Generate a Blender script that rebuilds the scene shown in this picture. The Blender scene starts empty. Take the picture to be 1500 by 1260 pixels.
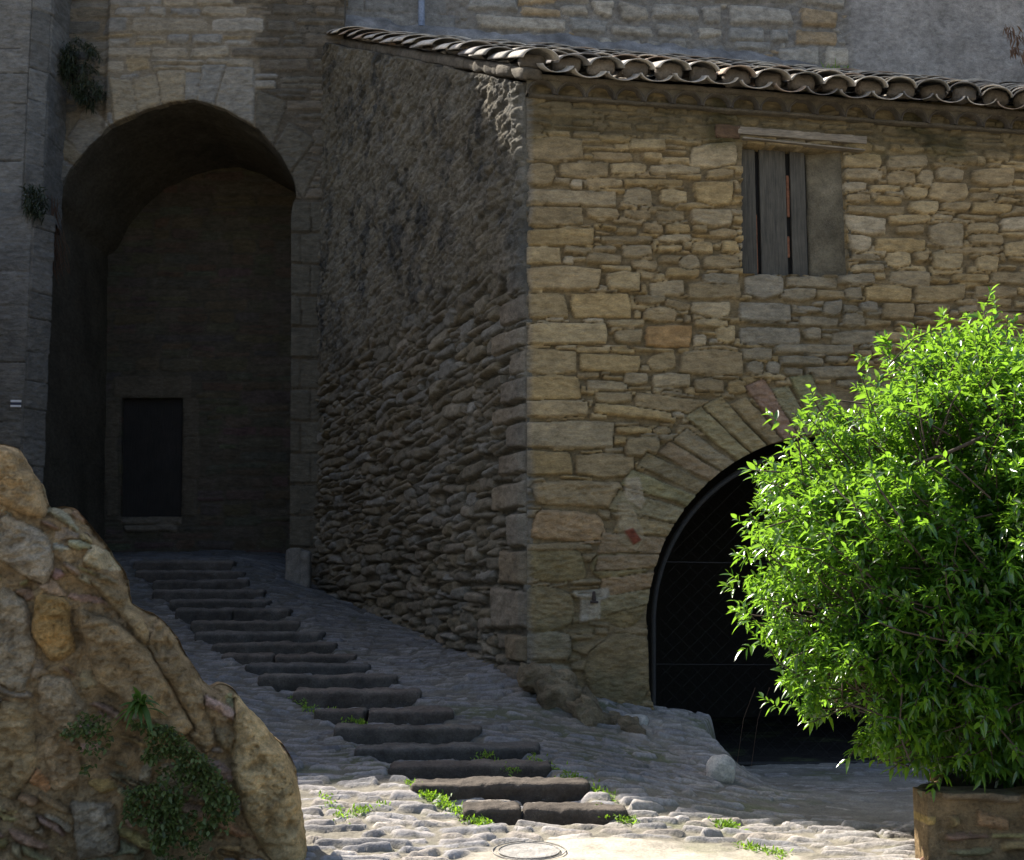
TOPZ=14.4; TOPR=.7; SUN=(-.70,.62,1.0); SKY=.08; EXPO=1.68
import bpy, math, random
import numpy as np
from mathutils import Vector, Matrix
random.seed(7); RNG = np.random.default_rng(11)
scene = bpy.context.scene
COL = scene.collection

# ------------------------------------------------------------------ camera
F_PX = 1900.0; PITCH = math.atan(240 / F_PX)
cam_d = bpy.data.cameras.new('camera'); cam = bpy.data.objects.new('camera', cam_d); COL.objects.link(cam)
cam_d.sensor_width = 36; cam_d.lens = 36 * F_PX / 1500; cam_d.clip_end = 500; cam_d.clip_start = 0.05
cam.rotation_euler = (math.pi / 2 + PITCH, 0, 0); cam.location = (0, 0, 0)
scene.camera = cam
CF = np.array([0, math.cos(PITCH), math.sin(PITCH)]); CU = np.array([0, -math.sin(PITCH), math.cos(PITCH)])
def ray(px, py): return np.array([(px - 750) / F_PX, 0, 0]) + CU * ((630 - py) / F_PX) + CF
def at_y(px, py, Y):                       # survey helper: photo point to a world point at depth Y
    r = ray(px, py); return r * (Y / r[1])

# ------------------------------------------------------------------ noise
def _h(n):
    n = (n ^ (n >> 13)) * 1274126177 & 0xffffffff
    n = (n ^ (n >> 15)) * 2246822519 & 0xffffffff
    return ((n ^ (n >> 16)) & 0xffff) / 65535.0
def vn2(x, y, seed=0):
    x = np.asarray(x, float); y = np.asarray(y, float)
    xi = np.floor(x).astype(np.int64); yi = np.floor(y).astype(np.int64)
    fx = x - xi; fy = y - yi; fx = fx*fx*fx*(fx*(fx*6-15)+10); fy = fy*fy*fy*(fy*(fy*6-15)+10)
    def g(a, b): return _h((a * 374761393 + b * 668265263 + seed * 144665 + 12345) & 0xffffffff)
    a = g(xi, yi); b = g(xi+1, yi); c = g(xi, yi+1); d = g(xi+1, yi+1)
    return (a+(b-a)*fx)*(1-fy) + (c+(d-c)*fx)*fy
def vn3(x, y, z, seed=0):
    zi = np.floor(z).astype(np.int64); fz = z - zi; fz = fz*fz*(3-2*fz)
    xi = np.floor(x).astype(np.int64); yi = np.floor(y).astype(np.int64)
    fx = x - xi; fy = y - yi; fx = fx*fx*(3-2*fx); fy = fy*fy*(3-2*fy)
    def g(a, b, c): return _h((a*374761393 + b*668265263 + c*1442695041 + seed*144665 + 999) & 0xffffffff)
    r = []
    for k in (0, 1):
        a = g(xi, yi, zi+k); b = g(xi+1, yi, zi+k); c = g(xi, yi+1, zi+k); d = g(xi+1, yi+1, zi+k)
        r.append((a+(b-a)*fx)*(1-fy) + (c+(d-c)*fx)*fy)
    return r[0]*(1-fz) + r[1]*fz
def fbm(x, y, oct=4, seed=0, gain=.5):
    s = 0; a = 1; t = 0
    for k in range(oct):
        s = s + a*(vn2(x*2**k, y*2**k, seed+k*17)-.5); t += a; a *= gain
    return s/t*2
def fbm3(p, sc, oct=3, seed=0):
    s = 0; a = 1; t = 0
    for k in range(oct):
        q = p*sc*2**k; s = s + a*(vn3(q[:, 0], q[:, 1], q[:, 2], seed+k*13)-.5); t += a; a *= .5
    return s/t*2
def sstep(a, b, x): t = np.clip((x-a)/(b-a), 0, 1); return t*t*(3-2*t)

# ------------------------------------------------------------------ object helpers
def tag(o, label=None, cat=None, group=None, kind=None):
    if label: o['label'] = label
    if cat: o['category'] = cat
    if group: o['group'] = group
    if kind: o['kind'] = kind
    return o
def empty(name, loc, label, cat, group=None):
    o = bpy.data.objects.new(name, None); COL.objects.link(o); o.location = tuple(loc); o.empty_display_size = .2
    return tag(o, label, cat, group)
def npmesh(name, V, Q, mat, parent=None, col=None, T=None, smooth=True, mi=None):
    me = bpy.data.meshes.new(name)
    V = np.asarray(V, np.float32).copy()
    if parent is not None: V -= np.array(parent.location, np.float32)
    Q = np.asarray(Q, np.int32).reshape(-1, 4) if Q is not None and len(Q) else np.zeros((0, 4), np.int32)
    T = np.asarray(T, np.int32).reshape(-1, 3) if T is not None and len(T) else np.zeros((0, 3), np.int32)
    nq, nt = len(Q), len(T)
    me.vertices.add(len(V)); me.vertices.foreach_set('co', V.ravel())
    me.loops.add(nq*4+nt*3); me.loops.foreach_set('vertex_index', np.concatenate([Q.ravel(), T.ravel()]))
    me.polygons.add(nq+nt)
    ls = np.concatenate([np.arange(nq)*4, nq*4+np.arange(nt)*3]).astype(np.int32)
    me.polygons.foreach_set('loop_start', ls)
    try: me.polygons.foreach_set('loop_total', np.concatenate([np.full(nq, 4), np.full(nt, 3)]).astype(np.int32))
    except Exception: pass
    me.update(calc_edges=True); me.validate()
    if smooth: me.polygons.foreach_set('use_smooth', np.ones(len(me.polygons), bool))
    if col is not None and len(col) == len(me.vertices):
        a = me.color_attributes.new('Col', 'FLOAT_COLOR', 'POINT')
        c = np.ones((len(V), 4), np.float32); c[:, :3] = col; a.data.foreach_set('color', c.ravel())
    if isinstance(mat, (list, tuple)):
        for m in mat: me.materials.append(m)
    else: me.materials.append(mat)
    if mi is not None: me.polygons.foreach_set('material_index', np.asarray(mi, np.int32))
    o = bpy.data.objects.new(name, me); COL.objects.link(o)
    if parent is not None: o.parent = parent
    return o

# ------------------------------------------------------------------ materials
def new_mat(name):
    m = bpy.data.materials.new(name); m.use_nodes = True; nt = m.node_tree; nt.nodes.clear()
    out = nt.nodes.new('ShaderNodeOutputMaterial'); bs = nt.nodes.new('ShaderNodeBsdfPrincipled')
    nt.links.new(bs.outputs[0], out.inputs[0]); return m, nt, bs, out
def tnoise(nt, scale, detail=6, rough=.6, vec=None, stretch=None):
    n = nt.nodes.new('ShaderNodeTexNoise'); n.inputs['Scale'].default_value = scale
    n.inputs['Detail'].default_value = detail; n.inputs['Roughness'].default_value = rough
    tc = nt.nodes.new('ShaderNodeTexCoord'); src = tc.outputs['Object']
    if stretch:
        mp = nt.nodes.new('ShaderNodeMapping'); mp.inputs['Scale'].default_value = stretch
        nt.links.new(src, mp.inputs[0]); src = mp.outputs[0]
    nt.links.new(src, n.inputs['Vector']); return n
def ramp(nt, src, stops):
    r = nt.nodes.new('ShaderNodeValToRGB'); el = r.color_ramp.elements
    while len(el) < len(stops): el.new(.5)
    for e, (p, c) in zip(el, stops): e.position = p; e.color = (c, c, c, 1) if not hasattr(c, '__len__') else (*c, 1)
    nt.links.new(src, r.inputs[0]); return r
def mixc(nt, typ, fac, a, b):
    m = nt.nodes.new('ShaderNodeMix'); m.data_type = 'RGBA'; m.blend_type = typ
    for k, v in ((0, fac), (6, a), (7, b)):
        if hasattr(v, 'is_linked') or hasattr(v, 'links'): nt.links.new(v, m.inputs[k])
        else: m.inputs[k].default_value = v if k == 0 else (*v, 1)
    return m.outputs[2]
def bump_chain(nt, bs, items):
    prev = None
    for (src, st, dist) in items:
        b = nt.nodes.new('ShaderNodeBump'); b.inputs['Strength'].default_value = st; b.inputs['Distance'].default_value = dist
        nt.links.new(src, b.inputs['Height'])
        if prev is not None: nt.links.new(prev, b.inputs['Normal'])
        prev = b.outputs[0]
    nt.links.new(prev, bs.inputs['Normal'])
def stone_mat(name, vary=.5, lichen=.25, stretch=(1, 1, 2.5), bump=1.0, tint=(1, 1, 1), lich=(.45, .43, .38)):
    m, nt, bs, out = new_mat(name)
    at = nt.nodes.new('ShaderNodeAttribute'); at.attribute_name = 'Col'
    n1 = tnoise(nt, 9, 8, .65, stretch=stretch); n2 = tnoise(nt, 55, 6, .7, stretch=stretch); n3 = tnoise(nt, 3.1, 7, .7)
    r1 = ramp(nt, n1.outputs[0], [(.25, 1-vary), (.75, 1+vary*.55)])
    c = mixc(nt, 'MULTIPLY', 1.0, at.outputs[0], r1.outputs[0])
    r2 = ramp(nt, n2.outputs[0], [(.3, .62), (.62, 1.18)]); c = mixc(nt, 'MULTIPLY', .8, c, r2.outputs[0])
    c = mixc(nt, 'MULTIPLY', 1.0, c, tint)
    v = tnoise(nt, 140, 3, .6); r3 = ramp(nt, v.outputs[0], [(.60, 0), (.70, 1)]); r4 = ramp(nt, n3.outputs[0], [(.48, 0), (.66, 1)])
    mm = nt.nodes.new('ShaderNodeMath'); mm.operation = 'MULTIPLY'; nt.links.new(r3.outputs[0], mm.inputs[0]); nt.links.new(r4.outputs[0], mm.inputs[1])
    m2 = nt.nodes.new('ShaderNodeMath'); m2.operation = 'MULTIPLY'; nt.links.new(mm.outputs[0], m2.inputs[0]); m2.inputs[1].default_value = lichen*2
    c = mixc(nt, 'MIX', m2.outputs[0], c, lich)
    r5 = ramp(nt, n3.outputs[0], [(.3, .72), (.6, 1.1)]); c = mixc(nt, 'MULTIPLY', .7, c, r5.outputs[0])
    nt.links.new(c, bs.inputs['Base Color']); bs.inputs['Roughness'].default_value = .92; bs.inputs['Specular IOR Level'].default_value = .25
    bump_chain(nt, bs, [(n1.outputs[0], .7*bump, .03), (n2.outputs[0], .8*bump, .009), (v.outputs[0], .5*bump, .003)])
    return m
M = {}
M['facade'] = stone_mat('warm_sandstone', .5, .12, bump=1.7, tint=(1.16, 1.10, .98))
M['side'] = stone_mat('grey_rubble', .5, .25, (1, 1, 1.4), 1.5, tint=(.86, .85, .82))
M['tower'] = stone_mat('tower_limestone', .45, .3, bump=1.5, tint=(.93, .88, .79))
M['upper'] = stone_mat('grey_masonry', .5, .8, (1, 1, 1.5), 1.4, tint=(1.3, 1.28, 1.24), lich=(.55, .55, .53))
M['ground'] = stone_mat('cobble_stone', .3, .2, (1, 1, 1), .8)
M['rock'] = stone_mat('ochre_rock', .6, .25, (1, 1, 1.2), 3.0, tint=(1.72, 1.60, 1.38))
M['step'] = stone_mat('step_stone', .4, .2, (1, 1, 1), 1.0)
M['tile'] = stone_mat('lichened_tile', .45, .5, (1, 1, 1), .5, lich=(.5, .48, .42))
M['mortar'] = stone_mat('grey_mortar', .4, .3, (1, 1, 1), 1.3)

def wood_mat(name, col, along=(14, 14, .8), bump=.6):
    m, nt, bs, out = new_mat(name)
    n = tnoise(nt, 4, 8, .7, stretch=along); n2 = tnoise(nt, 3, 5, .6)
    r = ramp(nt, n.outputs[0], [(.3, tuple(c*.45 for c in col)), (.7, tuple(min(1, c*1.35) for c in col))])
    r2 = ramp(nt, n2.outputs[0], [(.3, .6), (.7, 1.15)])
    c = mixc(nt, 'MULTIPLY', .8, r.outputs[0], r2.outputs[0])
    nt.links.new(c, bs.inputs['Base Color']); bs.inputs['Roughness'].default_value = .85
    bump_chain(nt, bs, [(n.outputs[0], bump, .01)]); return m
def plain_mat(name, col, rough=.6, metal=0, var=.35, bump=.3, scale=30):
    m, nt, bs, out = new_mat(name)
    n = tnoise(nt, scale, 6, .65)
    r = ramp(nt, n.outputs[0], [(.3, tuple(c*(1-var) for c in col)), (.7, tuple(min(1, c*(1+var)) for c in col))])
    nt.links.new(r.outputs[0], bs.inputs['Base Color']); bs.inputs['Roughness'].default_value = rough; bs.inputs['Metallic'].default_value = metal
    bump_chain(nt, bs, [(n.outputs[0], bump, .004)]); return m
M['oldwood'] = wood_mat('weathered_grey_wood', (.085, .076, .058))
M['beam'] = wood_mat('weathered_beam_wood', (.27, .225, .165), along=(.8, 14, 14))
M['darkwood'] = wood_mat('dark_door_wood', (.018, .016, .014))
M['iron'] = plain_mat('rusty_iron', (.045, .032, .026), .6, .5)
M['gatemetal'] = plain_mat('grey_gate_paint', (.022, .021, .02), .75, 0)
M['rust'] = plain_mat('orange_rust', (.22, .09, .045), .8)
M['soil'] = plain_mat('dark_soil', (.045, .035, .022), .95, 0, .5, .8)
M['white'] = plain_mat('white_paint', (.72, .74, .78), .7, 0, .12)
M['bluepaint'] = plain_mat('dark_blue_paint', (.05, .06, .10), .7, 0, .12)
M['zinc'] = plain_mat('grey_zinc_pipe', (.22, .25, .30), .5, .3)
M['dark'] = plain_mat('dark_interior_stone', (.035, .032, .028), .95)
M['bark'] = plain_mat('brown_bark', (.07, .05, .035), .9)

def leaf_mat(name, c0, c1, trans=.5, rough=.3, tcol=None, spec=.5):
    m, nt, bs, out = new_mat(name)
    at = nt.nodes.new('ShaderNodeAttribute'); at.attribute_name = 'Col'
    sep = nt.nodes.new('ShaderNodeSeparateColor'); nt.links.new(at.outputs[0], sep.inputs[0])
    c = mixc(nt, 'MIX', sep.outputs[0], c0, c1)
    nt.links.new(c, bs.inputs['Base Color']); bs.inputs['Roughness'].default_value = rough; bs.inputs['Specular IOR Level'].default_value = spec
    tr = nt.nodes.new('ShaderNodeBsdfTranslucent')
    tcol = tcol or (min(1, c1[0]*2.2), min(1, c1[1]*2.2), c1[2]*1.2)
    ct = mixc(nt, 'MIX', sep.outputs[0], tuple(x*.6 for x in tcol), tcol); nt.links.new(ct, tr.inputs[0])
    mx = nt.nodes.new('ShaderNodeMixShader'); mx.inputs[0].default_value = trans
    nt.links.new(bs.outputs[0], mx.inputs[1]); nt.links.new(tr.outputs[0], mx.inputs[2]); nt.links.new(mx.outputs[0], out.inputs[0])
    return m
M['leaf'] = leaf_mat('glossy_leaf', (.012, .042, .012), (.045, .12, .018), .40, .26, (.37, .70, .045), .9)
M['weed'] = leaf_mat('weed_leaf', (.03, .06, .012), (.08, .15, .03), .3, .5)
M['darkweed'] = leaf_mat('dark_weed_leaf', (.014, .022, .010), (.035, .05, .022), .15, .6)
M['ivy'] = leaf_mat('ivy_leaf', (.035, .055, .014), (.13, .17, .045), .28, .55)
M['grass'] = leaf_mat('grass_blade', (.06, .12, .015), (.16, .28, .03), .45, .5)
M['dry'] = leaf_mat('dry_stem', (.10, .06, .04), (.18, .10, .06), .2, .8)

# ------------------------------------------------------------------ masonry engine
def sdf_poly(poly, U, V):                     # signed distance, negative inside
    P = np.asarray(poly, float); d = np.full(U.shape, 1e9); inside = np.zeros(U.shape, bool)
    n = len(P)
    for i in range(n):
        a = P[i]; b = P[(i+1) % n]; e = b-a; L = e@e+1e-12
        t = np.clip(((U-a[0])*e[0]+(V-a[1])*e[1])/L, 0, 1)
        d = np.minimum(d, (U-a[0]-t*e[0])**2+(V-a[1]-t*e[1])**2)
        c = ((a[1] > V) != (b[1] > V)); 
        if abs(b[1]-a[1]) > 1e-12:
            inside ^= c & (U < (b[0]-a[0])*(V-a[1])/(b[1]-a[1])+a[0])
    return np.where(inside, -1, 1)*np.sqrt(d)
def convex_d(P, U, V, k=55):
    P = np.asarray(P, float); ar = 0
    for i in range(len(P)):
        a = P[i]; b = P[(i+1) % len(P)]; ar += a[0]*b[1]-b[0]*a[1]
    if ar < 0: P = P[::-1]
    ds = []
    for i in range(len(P)):
        a = P[i]; b = P[(i+1) % len(P)]; e = b-a; L = math.hypot(*e)+1e-9
        ds.append(((U-a[0])*e[1]-(V-a[1])*e[0])/L)
    D = np.stack(ds); mx = D.max(0)
    return mx+np.log(np.exp(np.maximum((D-mx)*k, -50)).sum(0))/k
class Layout:
    """height field + colour of a stone surface on a rectangular (u, v) lattice"""
    def __init__(s, us, vs, warp=.014, wfreq=5.0, seed=0, mortar=(.2, .16, .1)):
        s.us, s.vs = us, vs; s.U, s.V = np.meshgrid(us, vs); s.seed = seed
        s.WU = s.U+warp*fbm(s.U*wfreq, s.V*wfreq, 4, seed+1); s.WV = s.V+warp*.8*fbm(s.U*wfreq, s.V*wfreq*1.3, 4, seed+2)
        s.D = np.full(s.U.shape, .3); s.H = np.full(s.U.shape, -1.0); s.C = np.zeros(s.U.shape+(3,)); s.C[:] = mortar
        s.r = random.Random(seed)
    def stone(s, poly, col, lift=.04, edge=.03, gap=.010, tilt=.02, auto=False, k=55, rough=1.0, layer=True, minin=.45):
        P = np.asarray(poly, float); m = .06
        i0 = np.searchsorted(s.us, P[:, 0].min()-m); i1 = np.searchsorted(s.us, P[:, 0].max()+m)
        j0 = np.searchsorted(s.vs, P[:, 1].min()-m); j1 = np.searchsorted(s.vs, P[:, 1].max()+m)
        if i1-i0 < 3 or j1-j0 < 3: return False
        w = (slice(j0, j1), slice(i0, i1)); U = s.WU[w]; V = s.WV[w]; D0 = s.D[w]
        d = convex_d(P, U, V, k)
        raw = (d < 0).sum()
        d = np.maximum(d, gap-D0)
        ins = d < 0
        if raw == 0 or ins.sum() < 6 or (auto and ins.sum() < minin*raw): return False
        c = P.mean(0); tx, ty = (s.r.uniform(-1, 1)*tilt for _ in '12'); off = s.r.uniform(-.35, .35)*lift
        sz = max(.05, (P.max(0)-P.min(0)).max()/2)
        t = np.clip(-d/edge, 0, 1); prof = np.sqrt(np.clip(1-(1-t)**2, 0, 1))
        sd = s.seed*31+s.r.randrange(9999)
        h = (lift+off)*prof+prof*((U-c[0])/sz*tx+(V-c[1])/sz*ty)
        h = h+prof*rough*(.008*fbm(U*7, V*14, 3, sd)+.006*fbm(U*20, V*40, 2, sd+5))
        s.D[w] = np.minimum(D0, d)
        s.H[w] = np.where(ins, h, s.H[w])
        br = 1+.14*fbm(U*6, V*18 if layer else V*6, 3, sd+9)[..., None]
        s.C[w] = np.where(ins[..., None], np.asarray(col)*br, s.C[w])
        return True
    def finish(s, mortar_amp=.010, mortar_level=.0):
        mh = mortar_level+mortar_amp*fbm(s.U*12, s.V*12, 4, s.seed+77)
        k = 160.; a = np.where(s.H > -.5, s.H, -.2)
        h = np.maximum(a, mh)
        s.msk = a-mh                              # >0 stone proud of the mortar
        return h
def quad(x0, y0, x1, y1, r, j=.12, rot=None):
    w, h = x1-x0, y1-y0; m = min(w, h)*j
    q = [(x0+r.uniform(0, m), y0+r.uniform(0, m)), (x1-r.uniform(0, m), y0+r.uniform(0, m)), (x1-r.uniform(0, m), y1-r.uniform(0, m)), (x0+r.uniform(0, m), y1-r.uniform(0, m))]
    return q
def courses(L, u0, u1, v0, v1, hr, wr, colf, r, lift=(.03, .05), edge=.03, gap=.01, shear=None, split=.3, tilt=.015, j=.22, dip=.02, stagger=.0, k=55, minin=.45):
    v = v0
    while v < v1:
        H = r.uniform(*hr); u = u0-r.uniform(0, wr[1])
        while u < u1:
            W = r.uniform(*wr)*(1+.8*(r.random() < .12)); hh = H*r.uniform(.85, 1.12); parts = [(u, v, u+W, v+hh)]
            if r.random() < split and H > hr[0]*1.15:
                f = r.uniform(.35, .65); parts = [(u, v, u+W*r.uniform(.9, 1.1), v+hh*f), (u+W*r.uniform(-.1, .1), v+hh*f, u+W, v+hh)]
            for (a, b, c, d) in parts:
                q = quad(a+.003, b+.002, c-.003, d-.002, r, j); dv = r.uniform(-dip, dip)
                q = [(x, y+dv*(x-a)/max(.1, W)) for x, y in q]
                if shear: q = [(x, y+shear(x, y)) for x, y in q]
                cc = colf((a+c)/2, (b+d)/2, r)
                if cc is not None: L.stone(q, cc, r.uniform(*lift), edge, gap, tilt, auto=True, k=k, minin=minin)
            u += W
        v += H
def chinks(L, n, sz, colf, r, lift=.025, need=.012):
    nu, nv = len(L.us), len(L.vs)
    for _ in range(n):
        i = r.randrange(nu); j = r.randrange(nv)
        if L.D[j, i] < need: continue
        u, v = L.us[i], L.vs[j]; w = r.uniform(*sz); h = w*r.uniform(.35, .8)
        c = colf(u, v, r)
        if c is None: continue
        L.stone(quad(u-w/2, v-h/2, u+w/2, v+h/2, r, .5), c, lift, .014, .006, .01, auto=False)

def darts(L, n, wr, hr, colf, r, lift, edge=.03, gap=.004, k=120, tilt=.02, j=.35, slope=None, minin=.6, jag=0):
    """irregular rubble: stones dropped at random, each cut against those already there"""
    nu, nv = len(L.us), len(L.vs)
    for q in range(n):
        u = r.uniform(L.us[0], L.us[-1]); v = r.uniform(L.vs[0], L.vs[-1])
        i = min(nu-1, np.searchsorted(L.us, u)); jx = min(nv-1, np.searchsorted(L.vs, v))
        if L.D[jx, i] < hr[0]*.3: continue
        w = r.uniform(*wr); h = min(r.uniform(*hr), w*.8); c = colf(u, v, r)
        if c is None: continue
        P = quad(-w/2, -h/2, w/2, h/2, r, j); P = [(P[0]), (0+r.uniform(-.2, .2)*w, P[0][1]-r.uniform(-.02, .1)*h), P[1], (w/2+r.uniform(-.06, .08)*h, r.uniform(-.2, .2)*h), P[2], (r.uniform(-.25, .25)*w, P[2][1]+r.uniform(-.02, .1)*h), P[3], (-w/2-r.uniform(-.06, .08)*h, r.uniform(-.2, .2)*h)]
        s = (slope(u, v) if slope else 0)+r.gauss(0, .05)
        L.stone([(u+x, v+y+s*x) for x, y in P], c, r.uniform(*lift), edge, gap, tilt, auto=True, k=k, minin=minin)
class Plane:
    """vertical wall plane: origin o, unit direction a along the wall, n outward"""
    def __init__(s, o, a, flip=1):
        s.o = np.array([o[0], o[1], 0.]); a = np.array([a[0], a[1], 0.]); s.a = a/np.linalg.norm(a)
        s.n = np.array([s.a[1], -s.a[0], 0])*flip
    def uv(s, px, py):
        r = ray(px, py); t = (s.o@s.n)/(r@s.n); p = r*t
        return ((p-s.o)@s.a, p[2])
    def P(s, u, v, off=0): return s.o+s.a*u+s.n*off+np.array([0, 0, v])
    def px(s, x, y, off=0): u, v = s.uv(x, y); return s.P(u, v, off)
    def poly(s, pts): return [s.uv(*p) for p in pts]

def grid_wall(name, pl, us, vs, H, C, keep, mat, parent, thick=.4, jitter=0, close_back=False, label=None):
    """build the (u,v) height field as a mesh; keep = signed distance of the solid region (negative = solid)"""
    nv, nu = H.shape; U, V = np.meshgrid(us, vs); K = keep
    Uc = U.copy(); Vc = V.copy()
    fc = (K[:-1, :-1]+K[1:, :-1]+K[:-1, 1:]+K[1:, 1:])/4 < 0
    used = np.zeros((nv, nu), int)
    for a, b in ((0, 0), (1, 0), (0, 1), (1, 1)): used[a:nv-1+a, b:nu-1+b] += fc
    full = np.zeros((nv, nu), bool); full[1:-1, 1:-1] = True
    bd = (used > 0) & (used < 4) & full
    gv, gu = np.gradient(K, vs, us); g = gu**2+gv**2+1e-9
    Uc = np.where(bd, U-K*gu/g, U); Vc = np.where(bd, V-K*gv/g, V)
    P = pl.o+Uc[..., None]*pl.a+H[..., None]*pl.n; P[..., 2] += Vc
    idx = -np.ones((nv, nu), int); m = used > 0; idx[m] = np.arange(m.sum()); VV = P[m]; CC = C[m]
    jj, ii = np.nonzero(fc)
    Q = np.stack([idx[jj, ii], idx[jj, ii+1], idx[jj+1, ii+1], idx[jj+1, ii]], 1)
    # boundary skirts going back into the wall
    fp = np.pad(fc, 1); E = []
    for (dj, di, a, b) in ((-1, 0, (0, 0), (0, 1)), (1, 0, (1, 1), (1, 0)), (0, -1, (1, 0), (0, 0)), (0, 1, (0, 1), (1, 1))):
        nb = fp[1+dj:1+dj+nv-1, 1+di:1+di+nu-1]; j, i = np.nonzero(fc & ~nb)
        E.append(np.stack([idx[j+a[0], i+a[1]], idx[j+b[0], i+b[1]]], 1))
    E = np.concatenate(E); ub = np.unique(E); base = len(VV); segs = 4
    nV = [VV]; nC = [CC]; remap = -np.ones(len(VV), int); remap[ub] = np.arange(len(ub)); prev = ub; Qs = [Q]; prevoff = None
    B = VV[ub]; hb = H[m][ub]; rel = None
    nbk = vn3(B[:, 0]*7, B[:, 1]*7, B[:, 2]*7, 5)
    for s_ in range(1, segs+1):
        dpt = thick*s_/segs; ring = B-pl.n*(hb[:, None]*min(1, s_*.6))-pl.n*dpt
        nV.append(ring); nC.append(CC[ub]*(.9+.2*nbk[:, None])); cur = base+(s_-1)*len(ub)+np.arange(len(ub))
        e0, e1 = remap[E[:, 0]], remap[E[:, 1]]
        pr = ub if s_ == 1 else base+(s_-2)*len(ub)+np.arange(len(ub))
        Qs.append(np.stack([pr[e1], pr[e0], cur[e0], cur[e1]], 1))
    o = npmesh(name, np.concatenate(nV), np.concatenate(Qs), mat, parent, np.concatenate(nC))
    return o

def rough_block(cx, ax, ay, az, size, n=(12, 8, 6), rnd=.04, amp=.02, freq=4, seed=0):
    """rounded, weathered block; ax,ay,az orthonormal axes; returns V,Q"""
    hx, hy, hz = [s/2 for s in size]; V = []; Q = []; base = 0
    def face(o, u, v, nu, nv):
        nonlocal base
        a = np.linspace(-1, 1, nu+1); b = np.linspace(-1, 1, nv+1); A, Bq = np.meshgrid(a, b)
        p = o[None, None]+A[..., None]*u+Bq[..., None]*v; V.append(p.reshape(-1, 3))
        j, i = np.meshgrid(np.arange(nv), np.arange(nu), indexing='ij'); i = i.ravel(); j = j.ravel(); k = nu+1
        Q.append(base+np.stack([j*k+i, j*k+i+1, (j+1)*k+i+1, (j+1)*k+i], 1)); base += (nu+1)*(nv+1)
    X, Y, Z = np.eye(3); nx, ny, nz = n
    face(-Y*1, X, Z, nx, nz); face(Y*1, -X, Z, nx, nz); face(Z*1, X, Y, nx, ny); face(-Z*1, X, -Y, nx, ny); face(X*1, Y, Z, ny, nz); face(-X*1, -Y, Z, ny, nz)
    V = np.concatenate(V); Q = np.concatenate(Q)
    p = V*np.array([hx, hy, hz]); r = min(rnd, hx*.9, hy*.9, hz*.9)
    core = np.clip(p, [-hx+r, -hy+r, -hz+r], [hx-r, hy-r, hz-r]); d = p-core; L = np.linalg.norm(d, axis=1, keepdims=True)
    nrm = np.where(L > 1e-6, d/np.maximum(L, 1e-6), 0); p = core+nrm*r
    nn = p/np.array([hx, hy, hz]); nn = nn/np.maximum(np.linalg.norm(nn, axis=1, keepdims=True), 1e-6)
    w = cx+p[:, :1]*ax+p[:, 1:2]*ay+p[:, 2:]*az
    dsp = amp*(fbm3(w+seed*3.3, freq, 3, seed)+.4*fbm3(w+seed*1.3, freq*4, 2, seed+3))
    nw = nn[:, :1]*ax+nn[:, 1:2]*ay+nn[:, 2:]*az
    return w+nw*dsp[:, None], Q
def merge(parts):
    V = []; Q = []; b = 0
    for v, q in parts: V.append(v); Q.append(np.asarray(q)+b); b += len(v)
    return np.concatenate(V), np.concatenate(Q)
EX, EY, EZ = np.eye(3)
def tube(pts, rad, n=8, closed_ends=True):
    pts = np.asarray(pts, float); rad = np.broadcast_to(rad, (len(pts),)); V = []; Q = []
    T = np.gradient(pts, axis=0); T /= np.linalg.norm(T, axis=1, keepdims=True)+1e-9
    ref = np.array([.31, .22, .93]); 
    for p, t, r in zip(pts, T, rad):
        a = np.cross(t, ref); a /= np.linalg.norm(a)+1e-9; b = np.cross(t, a)
        th = np.arange(n)/n*2*math.pi; V.append(p+r*(np.cos(th)[:, None]*a+np.sin(th)[:, None]*b))
    for i in range(len(pts)-1):
        for k in range(n): Q.append((i*n+k, i*n+(k+1) % n, (i+1)*n+(k+1) % n, (i+1)*n+k))
    V = np.concatenate(V)
    if closed_ends:
        for e, s in ((0, 1), (len(pts)-1, -1)):
            for k in range(1, n//2):
                q = (e*n+k, e*n+n-k, e*n+n-k-1 if n-k-1 != k else e*n+n-k, e*n+k+1)
            V = np.concatenate([V, pts[e][None]]); c = len(V)-1
            for k in range(0, n, 2): Q.append((c, e*n+k, e*n+(k+1) % n, e*n+(k+2) % n))
    return V, np.array(Q)
def flatcol(V, c, var=.15, seed=0, sc=3):
    return np.asarray(c)*(1+var*fbm3(np.asarray(V), sc, 2, seed))[:, None]
# ------------------------------------------------------------------ the place: plans
C0 = at_y(771, 200, 12.5)[:2]; C1 = at_y(474, 600, 18.9)[:2]
FD = np.array([1, .13])
FAC = Plane(C0, FD)                            # sunless front wall of the house
SIDE = Plane(C0, C1-C0, -1)                    # side wall running up the lane
TOW = Plane((at_y(285, 500, 19.0)[0], 19.0), (1, 0))
UPP = Plane((C1[0], 19.35), (1, .10))
assert FAC.n[1] < 0 and SIDE.n[0] < 0 and TOW.n[1] < 0
R = random.Random(5)
WARM = [(.41, .32, .185), (.37, .29, .175), (.44, .35, .21), (.34, .27, .165), (.41, .31, .165), (.40, .33, .22)]
GREY = [(.30, .265, .20), (.27, .24, .18), (.33, .29, .22)]
def fcol(px, py, r):
    g = math.exp(-(((px-1165)/115)**2+((py-478)/75)**2))
    c = r.choice(GREY) if r.random() < g*1.1 else r.choice(WARM)
    k = r.uniform(.86, 1.12); 
    return tuple(x*k for x in c)

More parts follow.
